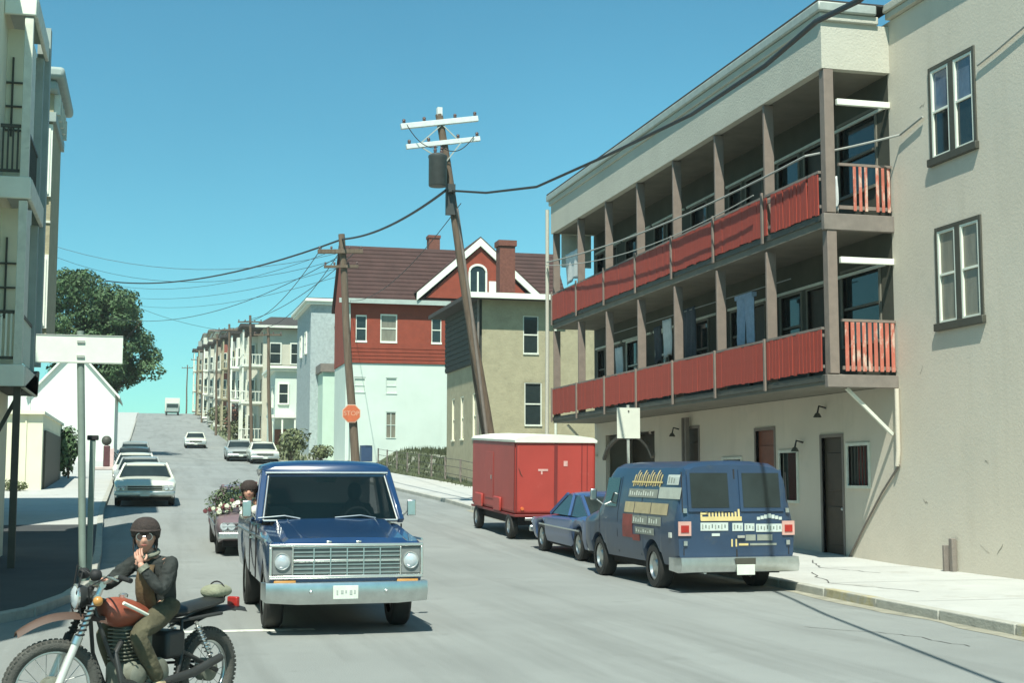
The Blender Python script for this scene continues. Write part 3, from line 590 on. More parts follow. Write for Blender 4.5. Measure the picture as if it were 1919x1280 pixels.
for i, (lb, ci, ya, yb, rt) in enumerate(rowl):
    X0 = 9.6-.25*i*.7; g0 = G(ya); zt = g0+11.0+(.4*i if i < 6 else 2.6)
    X1 = X0+(4.0 if i == 0 else 7.5)
    m = cols[ci]; tr = [M_dirtywhite, M_white, M_tan, M_dirtywhite, M_ggrey0, M_white, M_tan, M_dirtywhite][i]
    wins = [(X0+1.1+1.9*k, g0+1.2+3.3*f, .9, 1.8) for f in range(3) for k in range(2)]
    t = simple_house('three_decker', X0, X1, ya, yb, zt, m, lb, 'house', rt, M_roofing, wins, (), tr)
    t['group'] = 'three-decker houses climbing the hill'
    # porch stack at the near street corner and a bay at the far one
    for f in range(3):
        z = g0+.9+3.4*f
        MB().box(X0-1.9, X0-.002, ya+.2, ya+4.2, z-.22, z).build('porch_floor', tr, t, world=True)
        for yy in (ya+.35, ya+2.2, ya+4.05): MB().box(X0-1.85, X0-1.7, yy-.08, yy+.08, z, z+3.15).build('post', tr, t, world=True)
        rl = MB().box(X0-1.82, X0-1.75, ya+.3, ya+4.1, z+.85, z+.93).box(X0-1.8, X0-.1, ya+.22, ya+.3, z+.85, z+.93)
        for k in range(12): rl.box(X0-1.8, X0-1.76, ya+.5+k*.3, ya+.55+k*.3, z, z+.85)
        for k in range(5): rl.box(X0-1.6+k*.32, X0-1.55+k*.32, ya+.24, ya+.28, z, z+.85)
        rl.build('railing', tr, t, world=True)
        MB().box(X0-.04, X0-.003, ya+1.2, ya+2.1, z+.05, z+2.1).build('door', M_darkdoor, t, world=True)
    MB().box(X0-2.1, X0-.003, ya, ya+4.4, g0+11.1, g0+11.4).build('porch_roof', M_roofing, t, world=True)
    by = yb-2.6
    bp = [(X0,by-1.6),(X0-.9,by-.9),(X0-.9,by+.9),(X0,by+1.6)]
    MB().prism([(p,q,g0+.2) for p,q in bp], (0,0,zt-g0-.25)).build('bay', m, t, world=True)
    for f in range(3):
        z = g0+1.5+3.4*f
        window(t, X0-.93, by, z, .9, 1.8, -pi/2, .12, tr, M_glass); window(t, X0-.5, by-1.3, z, .6, 1.8, -radians(38), .1, tr, M_glass)

# ================================================================ left side buildings
M_ycream = mat('pale_yellow_wall', (.72,.70,.52), .85, .05, 1)
M_ggrey = mat('grey_green_trim_paint', (.30,.36,.33), .7, .1, 3)
p = thing('porch_building', (-6, 20, 0), 'tall pale building with stacked small porches at the left edge of the street', 'apartment building')
BX = -2.80
MB().box(-12, BX, 21.8, 29.2, -.1, 11.2).build('wall', M_ycream, p, world=True); MB().box(-12.01, BX-.75, 11, 21.79, -.1, 11.2).build('wall', M_ycream, p, world=True)
MB().box(-12.1, BX+.05, 21.7, 29.3, 11.201, 11.45).build('roof', M_ggrey, p, world=True, bevel=.05)
M_pfl = mat('porch_grey_paint', (.40,.44,.40), .7, .1, 3)
y0, y1 = 26.0, 28.75
for k, z in enumerate((3.80, 7.20, 10.60)):
    MB().box(BX+.001, -2.30, y0+.08, y1, z-.10, z).build('porch_floor', M_pfl, p, world=True)
    MB().box(BX+.001, -2.24, y0, y0+.078, z-.40, z-.0).build('fascia', M_white, p, world=True, bevel=.02)
    MB().box(-2.298, -2.22, y0+.08, y1+.1, z-.42, z-.02).build('fascia', M_dirtywhite, p, world=True, bevel=.02)
    if k == 2: break
    top = z+2.97
    for y, m in ((y0+.12, M_dirtywhite), (y1-.1, M_ggrey)): MB().box(-2.44, -2.29, y-.08, y+.08, z+.002, top).build('column', m, p, world=True, bevel=.01)
    MB().box(BX+.001, -2.50, y0+.75, y0+.82, z+.002, z+2.95).build('partition', M_ycream, p, world=True)
    f_ = MB().box(-2.70, -2.665, y0+.71, y0+.748, z+.9, z+2.4).build('window', M_frameDk, p, world=True)
    for zz in (z+1.0, z+1.45, z+1.9): MB().box(BX+.01, -2.47, y0+.70, y0+.745, zz, zz+.03).build('muntin', M_frameDk, f_)
    rl = MB().box(BX, -2.45, y0+.1, y0+.15, z+.92, z+.98).build('railing', M_frameDk, p, world=True)
    MB().box(BX, -2.45, y0+.1, y0+.15, z+.1, z+.15).build('bottom_rail', M_frameDk, rl)
    MB().box(-2.40, -2.34, y0+.2, y1-.2, z+.92, z+.98).build('side_rail', M_frameDk, rl)
    bm_ = MB().box(-.016, .016, -.016, .016, 0, .8).mesh('baluster', M_frameDk if k else M_white)
    for j in range(5): inst('baluster', bm_, rl, (BX+.05+j*.085, y0+.125, z+.12))
    for j in range(16): inst('baluster', bm_, rl, (-2.37, y0+.3+j*.145, z+.12))
    # curved iron scroll under the rail
    MB().path([(BX+.02,y0+.12,z+.93),(BX+.12,y0+.12,z+.86),(BX+.2,y0+.12,z+.92)], .012, 6).build('scroll', M_frameDk, rl)
MB().box(-2.42, -2.30, y0+.1, y0+.22, .1, 3.4).build('post', M_frameDk, p, world=True)
MB().prism([(-2.22,y0-.02,3.40),(-2.22,28.9,3.40),(-2.22,29.2,3.9),(-2.0,29.2,4.2)][:3]+[(-2.22,28.9,3.9)], (-.55,0,0)).build('eave', M_frameDk, p, world=True)
MB().bar((BX, y0+.3, 2.35), (-2.3, y0+.3, 3.38), .07).build('brace', M_frameDk, p, world=True)
MB().box(-2.45, -2.2, 28.9, 29.2, 4.0, 10.9).build('corner_board', M_ggrey, p, world=True)
MB().box(-2.95, -2.62, 29.3, 34, 4.6, 10.9).build('side_wing', M_dirtywhite, p, world=True)
q = thing('bay_building', (-7, 39, .4), 'building behind the porches with a white projecting bay and dark cornice', 'apartment building')
MB().box(-12, -4.5, 34.1, 44, .2, 12.4).build('wall', M_dirtywhite, q, world=True)
MB().box(-4.49, -2.76, 38, 41.2, 5.2, 12.0).build('bay', M_tan, q, world=True)
for z in (9.4, 5.9):
    window(q, -3.2, 37.95, z, .5, 1.5, 0, .14, M_white, M_curtain); MB().box(-2.95,-2.76,37.93,37.998,z-.2,z+1.75).build('corner_board', M_white, q, world=True)
for z in (5.7, 8.5): MB().box(-4.4, -2.75, 37.96, 37.998, z, z+.06).build('trim', M_dirtywhite, q, world=True)
MB().box(-4.6, -2.68, 37.8, 41.4, 11.2, 11.45).build('trim', M_ggrey, q, world=True)
MB().box(-4.6, -2.66, 37.7, 41.6, 12.001, 12.3).build('cornice', M_ggrey, q, world=True, bevel=.08)
MB().box(-4.7, -2.48, 37.5, 41.8, 12.302, 12.62).build('cornice', M_ggrey, q, world=True, bevel=.1)
MB().box(-12.1, -4.72, 34, 44.2, 12.4, 12.7).build('roof', M_roofing, q, world=True)
for k in range(5): MB().box(-2.76, -2.6, 38.1+k*.7, 38.25+k*.7, 11.46, 12.0).build('bracket', M_dirtywhite, q, world=True)
# cream garage
gq = thing('cream_garage', (-7, 60, .5), 'low pale yellow garage building with dark open side by the left pavement', 'garage')
MB().box(-14, -4.15, 57, 69, .2, 4.3).build('wall', M_ycream, gq, world=True)
MB().prism([(-14.2,56.8,4.301),(-4.08,56.8,4.301),(-4.08,56.8,4.42),(-14.2,56.8,4.9)], (0,12.4,0)).build('roof', M_cream, gq, world=True)
MB().box(-4.14, -4.06, 57.6, 66.8, .7, 3.7).build('side_door', M_frameDk, gq, world=True)
MB().box(-14, -4.1, 56.9, 56.995, .2, 1.05).build('plinth', M_kerb, gq, world=True)
for k in range(7): MB().box(-13.5+k*1.45, -13.44+k*1.45, 56.955, 56.995, 1.06, 4.25).build('batten', M_ycream, gq, world=True)
MB().box(-14, -7.72, 94.8, 104, 1.5, 8.2).build('wing', M_cream, gq, world=True) if False else None
gh = simple_house('white_gable_house', -7.7, -2.45, 95, 104, 7.4, M_cream if False else mat('bright_white_boards', (.66,.70,.62), .8, .04, 1), 'bright white gabled house behind the blank street sign and in front of the tree', roof='gable', mroof=M_white, base=2.0)
MB().box(-15, -7.72, 95.05, 104, 1.5, 8.0).build('wing', MATS['bright_white_boards'], gh, world=True)
# ================================================================ poles and wires
def utility_pole(name, base, top, r0, r1, label, arms, group=None, cat='utility pole', bars=None):
    t = thing(name, base, label, cat, group)
    b = Vector(base); tp = Vector(top)
    pts = [b+(tp-b)*(i/8)+V(.03*sin(i*1.1), 0, 0) for i in range(9)]
    MB().path(pts, [r0+(r1-r0)*i/8 for i in range(9)], 14).build('pole', M_wood, t, smooth=50, world=True)
    for (p, q, th, m) in arms:
        a = MB().bar(p, q, th, th*1.15).build('crossarm', m, t, bevel=.01, world=True)
        p = Vector(p); q = Vector(q)
        for k in (.04, .3, .7, .96):
            c = p+(q-p)*k+V(0, 0, th*.57)
            MB().lathe([(0,.02),(.03,.02),(.04,.06),(.07,.055),(.08,.035),(.10,.06),(.14,.045),(.16,.001)], c, 'z', 10).build('insulator', M_ins, a, smooth=50)
    return t
M_ins = mat('glazed_insulator', (.10,.06,.05), .25, .2, 6); M_armw = mat('bleached_arm_wood', (.62,.66,.62), .8, .1, 6)
zb = G(43)+.12
tp = (8.67, 43, 13.5)
t = utility_pole('utility_pole', (10.75, 43, zb), tp, .17, .12, 'tall leaning wooden utility pole with transformer can behind the red trailer',
   [((7.42,42.86,12.98),(9.95,42.9,13.42),.15,M_armw), ((7.6,42.86,12.33),(10.02,42.9,12.76),.13,M_armw)])
MB().box(8.62,8.78,42.9,43.1,13.45,13.72).build('cap', M_armw, t, world=True)
br = MB()
for a, b in (((8.0,42.84,12.42),(8.72,42.86,13.1)), ((9.3,42.84,12.65),(8.75,42.86,13.15)), ((8.0,42.84,12.4),(8.9,42.86,11.9)), ((9.4,42.84,12.6),(8.92,42.86,11.95))): br.bar(a, b, .035)
br.build('brace', M_galv, t, world=True)
M_trans = mat('transformer_paint', (.05,.055,.05), .5, .2, 5)
tr = MB().lathe([(0,.001),(0,.27),(.04,.29),(.9,.29),(.95,.31),(1.0,.30),(1.06,.2),(1.09,.001)], (8.58,42.62,11.05), 'z', 24).build('transformer', M_trans, t, smooth=40, world=True)
MB().lathe([(0,.04),(.1,.06),(.14,.035),(.18,.055),(.24,.02)], (8.48,42.55,12.12), 'z', 10).lathe([(0,.04),(.1,.06),(.14,.035),(.18,.055),(.24,.02)], (8.72,42.7,12.12), 'z', 10).build('bushing', M_ins, tr, smooth=50)
MB().box(8.9, 9.2, 42.8, 42.95, 10.2, 11.2).box(8.95,9.15,42.6,42.8,10.9,11.0).build('hardware', M_trans, t, world=True)
MB().path([(9.25,42.8,10.4),(9.75,42.8,7.0),(10.55,42.82,zb)], .05, 8).build('conduit', M_slab, t, world=True)
MB().path(sag((7.6,42.8,13.05),(8.55,42.5,12.3),.25), .015, 5).path(sag((9.8,42.8,12.8),(8.7,42.6,12.35),.3), .015, 5).build('jumper_wire', M_wire, t, world=True)
utility_pole('utility_pole', (10.95, 44.6, zb), (9.72, 44.6, 9.3), .12, .09, 'shorter wooden stub pole leaning beside the transformer pole', [])
zb2 = G(64)+.1
utility_pole('utility_pole', (9.15, 64, zb2-.2), (8.3, 64, 13.2), .21, .15, 'dark wooden pole with the stop sign in front of the white house wall',
   [((7.2,63.8,12.3),(9.3,63.8,12.4),.17,M_wood),((7.5,63.8,11.6),(9.1,63.8,11.68),.11,M_wood)])
for (x, y, ht, lb, tx) in ((8.15,100,9.5,'dark wooden pole before the cream three-decker, nearest pole of the far row', -.35), (8.0,118,11.5,'second pole of the far row, by the porch of the cream three-decker', -.3),
        (6.9,132,11.5,'third pole of the far row, in front of the rust red three-decker', -.2), (6.9,160,11.5,'fourth pole of the far row, dark against the pale facades', -.1), (6.8,205,11,'thin pole near the crest of the hill at the left end of the far row', 0),
        (5.9,262,9,'faint pole standing alone against the sky on the crest', 0), (7.0,240,10,'faint pole at the crest just right of the lone one', 0)):
    utility_pole('utility_pole', (x, y, G(y)), (x+tx, y, G(y)+ht), .15, .1, lb, [((x+tx-1,y-.12,G(y)+ht-.6),(x+tx+1,y-.12,G(y)+ht-.55),.1,M_wood)], 'poles climbing the hill on the right')
def wire(p, q, s, r, label, m=None, n=28):
    return tag(MB().path(sag(p, q, s, n), r, 6).build('cable', m or M_wire), label, 'cable')
wire((9.0,42.9,11.05), (7.45,14.3,7.16), 1.15, .055, 'thick black cable sagging from the transformer pole across the front of the beige building', n=40) if False else None
tag(MB().path([(9.05,42.9,11.0),(9.3,39,10.15),(9.45,34,9.3),(9.5,28.34,8.84),(9.1,22.5,8.2),(8.2,17.5,7.55),(7.5,14.59,7.17),(7.0,12.66,6.72),(5.6,6.5,6.1),(2.5,-4,6.4),(-5,-24,9.5)], .034, 8).build('cable', M_wire), 'thick black cable running from the transformer pole up across the roof of the beige building', 'cable')
tag(MB().path(sag((8.9,42.9,11.0),(8.35,63.9,12.95),.35)+sag((8.35,63.9,12.95),(-3.8,110,17.0),.9)[1:], .045, 7).build('cable', M_wire), 'thick black cable running left from the transformer pole down to the tree top', 'cable')
for k, (dz, s_) in enumerate(((0, 1.0), (-.25, 1.6), (.2, .6))):
    wire((7.45+k*.9,63.85,12.6+dz*.2), (7.2+k*.3,118,G(118)+11+dz), s_, .02, ['thin wire from the stop sign pole arm to the far row, upper one', 'thin wire from the stop sign pole arm to the far row, lowest', 'thin wire from the stop sign pole arm to the far row, middle'][k], n=16)
for k, (za_, zb_, yy_, sg) in enumerate(((12.3,13.6,70,1.2),(12.0,15.0,84,1.4),(12.5,16.0,98,1.6),(11.6,17.5,118,1.2),(11.2,20.0,140,1.5))):
    wire((8.1,64.2+k*.02,za_), (-6.5,yy_,zb_), sg, .011, ['lowest','second lowest','middle','second highest','highest'][k]+' of the thin slack wires crossing the street to the tree', n=14)
wire((8.1,100,12.2), (-5.0,112,17.0), 1.0, .014, 'thin wire from the first far pole to the tree crown', n=12)
wire((8.3,64,12.2), (-3.2,96,12.6), 1.3, .016, 'thin wire sagging across the street before the tree')
wire((9.4,42.9,10.6), (12.0,88.0,13.2), .9, .015, 'thin wire from the transformer pole to the brown roof gutter')

# stop sign on the second pole
M_sign = mat('faded_red_sign', (.52,.13,.05), .6, .12, 6); M_blank = mat('sign_back_pale', (.70,.76,.66), .5, .07, 3)
st = thing('stop_sign', (8.84, 63.7, 4.8), 'small orange red octagonal stop sign fixed on the dark pole', 'stop sign')
def octo(r, y, d, c=(0,0,0)):
    return MB().prism([(c[0]+r*cos(pi/8+k*pi/4), y, c[2]+r*sin(pi/8+k*pi/4)) for k in range(8)], (0, d, 0))
octo(.45, .0, .03).build('sign_plate', mat('sign_pale_border', (.62,.42,.30), .6, .1, 5), st); octo(.41, -.012, .010).build('sign_face', M_sign, st)
def text(s, size, m, parent, loc, rot, name='lettering', ext=.004):
    c = bpy.data.curves.new('t', 'FONT'); c.body = s; c.size = size; c.align_x = 'CENTER'; c.align_y = 'CENTER'; c.extrude = ext
    o = bpy.data.objects.new('t', c); S.collection.objects.link(o); dg = bpy.context.evaluated_depsgraph_get(); dg.update()
    me = bpy.data.meshes.new_from_object(o.evaluated_get(dg)); bpy.data.objects.remove(o); me.materials.clear(); me.materials.append(m)
    return inst(name, me, parent, loc, rot=rot)
text('STOP', .30, mat('faded_sign_lettering', (.62,.36,.24), .6, .1, 5), st, (0,-.018,0), (pi/2,0,0))
MB().box(-.04,.04,.03,.1,-.3,.3).build('bracket', M_galv, st)
# street name sign with blank back
px_, py_ = -1.02, 23.3; z0 = G(py_)+.12
s1 = thing('street_sign', (px_, py_, z0), 'blank pale rectangular sign back on a tall leaning green grey post', 'sign')
MB().path([(0,0,0),(-.07,0,2),(-.15,0,4.0)], .058, 12).build('post', mat('green_grey_post', (.20,.26,.22), .6, .12, 5), s1, smooth=40)
MB().box(-.82,.52,-.075,-.062,3.47,3.93).build('sign_plate', M_blank, s1, bevel=.004)
MB().box(-.82,.52,-.085,-.076,3.47,3.49).box(-.82,.52,-.085,-.076,3.915,3.93).build('rim', M_galv, s1)
for zz in (3.58, 3.82): MB().box(-.19,-.07,-.1,-.077,zz-.02,zz+.02).build('bracket', M_galv, s1)
s2 = thing('channel_post', (px_+.08, py_+.35, z0), 'short pale square post standing right behind the street sign post', 'post')
MB().box(-.045,.045,-.04,.04,0,2.25).build('post', mat('green_grey_post',(.2,.26,.22)), s2, bevel=.01); MB().box(-.09,.09,-.06,.06,2.25,2.33).build('cap', M_black, s2, bevel=.015)
# blank white sign near the balcony
s3 = thing('parking_sign', (10.98, 31.4, G(31.4)+.12), 'blank white rectangular sign on a thin post below the red balcony', 'sign')
MB().box(-.03,.03,-.02,.02,0,3.2).build('post', M_galv, s3); MB().box(-.29,.29,-.045,-.03,2.4,3.13).build('sign_plate', mat('white_sign', (.62,.64,.54), .6, .05, 5), s3, bevel=.004)
MB().lathe([(-.01,.02),(0,.02)], (0,-.05,3.05), 'y', 8).lathe([(-.01,.02),(0,.001)], (0,-.05,3.05), 'y', 8).build('bolt', M_frameDk, s3)
# fuel pump
pm = thing('fuel_pump', (-2.35, 80, G(80)+.1), 'small dark fuel pump with round top on a pale island before the white gabled house', 'fuel pump')
MB().box(-.75,.55,-.6,.6,0,.18).build('island', mat('pinkish_concrete', (.5,.42,.38), .9, .1, 3), pm, bevel=.04)
MB().box(-.25,.1,-.2,.2,.18,1.35).build('body', mat('dark_red_enamel', (.10,.04,.04), .4, .2, 5), pm, bevel=.05); MB().box(.101,.32,-.19,.19,.18,1.2).build('side_panel', mat('pink_enamel', (.62,.45,.42), .4, .1, 4), pm, bevel=.03)
MB().ball((-.1,0,1.62), .27).build('globe', M_frameDk, pm, smooth=60)
MB().path([(.3,0,1.0),(.55,-.05,.7),(.5,0,.35),(.3,0,.9)], .025, 6).build('hose', M_black, pm)

# fence at the grass bank
fb = thing('wire_fence', (13.6, 70, 1.8), 'low thin post and wire fence on the grass bank below the white house', 'fence')
for k in range(9):
    y = 58.5+k*3.4; zz = G(y)+bank(13.6, y); MB().box(13.55,13.63,y-.04,y+.04,zz-.05,zz+1.15).build('post', M_slab, fb, world=True)
w_ = MB()
for hh in (.4, .75, 1.1): w_.path([(13.59, 58.5+k*3.4, G(58.5+k*3.4)+bank(13.6,58.5+k*3.4)+hh) for k in range(9)], .012, 4)
w_.build('wire', M_wire, fb, world=True)

# ================================================================ vegetation
def leafcloud(mb, c, rx, ry, rz, n, size, rnd, shape=None):
    c = Vector(c)
    for _ in range(n):
        a = rnd.uniform(0, 2*pi); z = rnd.uniform(-1, 1); r = rnd.uniform(.55, 1.0)**.7; q = sqrt(1-z*z)
        d = V(q*cos(a), q*sin(a), z); p = c+V(d.x*rx*r, d.y*ry*r, d.z*rz*r)
        s = size*rnd.uniform(.5, 1.3); nrm = (d+V(rnd.uniform(-.8,.8), rnd.uniform(-.8,.8), rnd.uniform(-.2,1))).normalized()
        x = nrm.cross(V(rnd.uniform(-1,1), rnd.uniform(-1,1), rnd.uniform(-1,1))).normalized()*s; y = nrm.cross(x).normalized()*s*.6
        mb.add([p-x, p+y*.9, p+x, p-y*.9], [(0,1,2,3)])
def leafmat(name, col, var=.55):
    m = mat(name, col, .75, var, 2.2, bump=0); p = m.node_tree.nodes['Principled BSDF']
    p.inputs['Transmission Weight'].default_value = 0; p.inputs['Subsurface Weight'].default_value = 0
    return m
M_leaf = leafmat('dark_green_leaves', (.055,.105,.038)); M_leaf2 = leafmat('bush_leaves', (.10,.12,.05)); M_dryleaf = leafmat('dry_brown_leaves', (.16,.07,.045))
rt = random.Random(11)
tb = Vector((-3.3, 108, G(108)))
t = thing('broadleaf_tree', tb, 'large dark green tree rising behind the white gabled house and leaning over the road', 'tree')
tk = MB().path([tb+V(0,0,-.3), tb+V(.1,0,2.5), tb+V(-.1,.2,5), tb+V(-.4,.2,8), tb+V(-.8,0,11.5)], [.42,.33,.28,.2,.06], 10)
for (dx, dy, z0, z1, l) in ((1,.3,4,7.5,3.2),(-1,.2,5,9,3.4),(.4,-1,5,8.5,2.6),(-.5,1,6,9.5,3),(.9,-.4,6.5,10,2.5)):
    tk.path([tb+V(-.1,.1,z0), tb+V(dx*l*.5,dy*l*.5,(z0+z1)/2+.4), tb+V(dx*l,dy*l,z1)], [.16,.1,.04], 7)
tk.build('trunk', M_wood, t, smooth=50, world=True)
cr = MB()
cl = []
for i in range(135):
    for _ in range(50):
        x = rt.uniform(-4.9, 4.1); z = rt.uniform(4.2, 13.8); y = rt.uniform(-3.6, 3.6)
        # right-hand outline of the crown: narrow top, widest low, undercut
        xmax = lerp(z, [(4.2,-.7),(5.2,1.4),(6.0,3.9),(7.5,3.7),(9.5,2.9),(11.5,2.2),(13.0,.9),(13.8,-.5)]); xmin = lerp(z, [(4.2,-2.4),(6,-4.4),(14.6,-5)])
        if xmin < x < xmax-.5 and (abs(y) < 3.4*sqrt(max(0,1-((z-8.5)/7)**2))): break
    else: continue
    rr = rt.uniform(.75, 1.3); c_ = tb+V(x, y, z); leafcloud(cr, c_, rr, rr, rr*.72, 230, .16, rt)
cr.build('crown', M_leaf, t, world=True)
def bush(x, y, wd, ht, m, label, n=700, sz=.12, z=None):
    z = G(y) if z is None else z; t = thing('bush', (x, y, z), label, 'bush', 'bushes')
    mb = MB(); rr = random.Random(int(x*10+y)); tw = MB()
    for i in range(6):
        a = rr.uniform(0, 2*pi); r = rr.uniform(0, wd*.33); c_ = V(r*cos(a), r*sin(a), ht*rr.uniform(.35,.7)); leafcloud(mb, c_, wd*.32, wd*.32, ht*.3, n//6, sz, rr)
        tw.path([(0,0,0), c_*.6, c_+V(0,0,ht*.2)], [.03,.02,.008], 5)
    mb.build('foliage', m, t); tw.build('stem', M_wood, t)
bush(-3.75, 68.2, 1.3, 2.9, M_leaf, 'dark hedge-like bush in the gap right of the cream garage', 1500, .13)
bush(-5.1, 56.3, 1.2, .6, M_leaf2, 'low weeds at the foot of the pale yellow garage wall', 400, .07)
bush(9.2, 96, 2.6, 2.6, M_leaf2, 'grey green bush beside the white car parked on the right', 900, .16)
bush(8.0, 137, 3, 2.6, M_leaf2, 'pale green bush at the kerb under the far poles', 800, .18)
bush(7.7, 165, 3.4, 3.5, M_leaf2, 'rough green bush further up the right kerb', 800, .2)
bush(8.1, 150, 2.4, 4.0, M_dryleaf, 'reddish brown bush in front of the far porches', 700, .2)
bush(11.2, 96.5, 2.2, 1.5, M_leaf2, 'small green bush left of the white lower wall', 500, .13)
gm = MB(); rg = random.Random(5)
for _ in range(5200):
    x = rg.uniform(13.1, 24); y = rg.uniform(57.5, 86.5); z = G(y)+bank(x, y)-.03; hh = rg.uniform(.12, .38); a = rg.uniform(0, pi); wv = rg.uniform(.02, .05)
    gm.add([(x-wv*cos(a), y-wv*sin(a), z), (x+wv*cos(a), y+wv*sin(a), z), (x+rg.uniform(-.1,.1), y+rg.uniform(-.1,.1), z+hh)], [(0,1,2)])
o = gm.build('grass', M_grass); tag(o, 'rough grass growing on the bank below the white house', 'grass', kind='stuff')
gm = MB()
for _ in range(5000):
    y = rg.uniform(95, 190); x = xr(y)+rg.uniform(-.1, 2.6); z = G(y); hh = rg.uniform(.2, .7); a = rg.uniform(0, pi); wv = rg.uniform(.03, .07)
    gm.add([(x-wv*cos(a), y-wv*sin(a), z), (x+wv*cos(a), y+wv*sin(a), z), (x+rg.uniform(-.15,.15), y+rg.uniform(-.15,.15), z+hh)], [(0,1,2)])
o = gm.build('weeds', mat('pale_weeds', (.24,.27,.15), .9, .3, 2)); tag(o, 'pale dry weeds along the right kerb climbing the hill', 'weeds', kind='stuff')

# ================================================================ vehicles
M_blue = mat('navy_truck_paint', (.010,.038,.105), .26, .14, 1.2, coat=.7, spots=((.03,.06,.10), 2.5, .6, .5))
M_vanb = mat('dusty_blue_van_paint', (.019,.046,.092), .40, .18, 1.5, coat=.25, spots=((.06,.075,.08), 2, .55, .6))
M_coupe = mat('faded_blue_paint', (.035,.08,.19), .32, .1, 1.5, coat=.5)
M_trail = mat('red_trailer_paint', (.38,.05,.038), .5, .10, 1.2, spots=((.52,.17,.13), 1.6, .6, .5))
M_lens = mat('headlamp_glass', (.55,.60,.62), .12, .15, 6, metal=.3); M_amber = mat('amber_lens', (.45,.22,.06), .3, .1, 6); M_tail = mat('red_lens', (.35,.02,.015), .25, .15, 6)
M_plate = mat('licence_plate', (.62,.66,.58), .5, .08, 8); M_plink = mat('plate_ink', (.10,.13,.12), .6, .1, 8)
M_gst0 = mat('faint_plate_ink', (.36,.40,.36), .6, .1, 8)
M_under = mat('underbody', (.01,.01,.01), .9, .2, 4); M_seat = mat('seat_vinyl', (.05,.045,.04), .6, .2, 5)
M_wsg = mat('windscreen_glass', (.004,.010,.011), .04, .2, 1, alpha=.62); M_wsg.node_tree.nodes['Principled BSDF'].inputs['Specular IOR Level'].default_value = .35; M_hub = mat('hub_cap', (.5,.52,.5), .3, .1, 6, metal=.9)
def ring(y, half): return [(x, y, z) for x, z in half]+[(-x, y, z) for x, z in reversed(half) if x > 1e-6]
def arch(y, wheels, rock, r, zc):
    z = rock
    for yc in wheels:
        d = r*r-(y-yc)**2
        if d > 0: z = max(z, zc+sqrt(d))
    return z
def stations(L, wheels, r, extra=()):
    s = {0, L}; k = int(L/.18)
    for i in range(1, k): s.add(round(L*i/k, 3))
    for yc in wheels:
        for i in range(13): s.add(round(yc+r*cos(pi*i/12), 3))
    for e in extra: s.add(e)
    return sorted(x for x in s if 0 <= x <= L)
TY = {}
def wheel(parent, x, y, r, wd, side, hub='cap'):
    k = (r, wd, hub)
    if k not in TY:
        a = MB().lathe([(-wd/2,r*.62),(-wd/2,r*.9),(-wd*.38,r*.985),(-wd*.15,r),(wd*.15,r),(wd*.38,r*.985),(wd/2,r*.9),(wd/2,r*.62)], (0,0,0), 'x', 30).mesh('wheel', M_rubber, 40)
        b = MB().lathe([(-wd*.3,.001),(-wd*.3,r*.6),(wd*.42,r*.63),(wd*.42,r*.56),(wd*.25,r*.5),(wd*.25,r*.3),(wd*.40,r*.22),(wd*.42,.001)], (0,0,0), 'x', 26).mesh('rim', M_hub if hub == 'cap' else M_chromeD, 40)
        TY[k] = (a, b)
    w_ = inst('wheel', TY[k][0], parent, (x, y, r), rot=(0, 0, 0 if side > 0 else pi)); inst('rim', TY[k][1], w_); return w_
def pane(pts, th, name, parent, m=None, inward=None):
    P = [Vector(p) for p in pts]; n = (P[1]-P[0]).cross(P[2]-P[0]).normalized()*th
    return MB().prism(P, n).build(name, m or M_glass, parent)

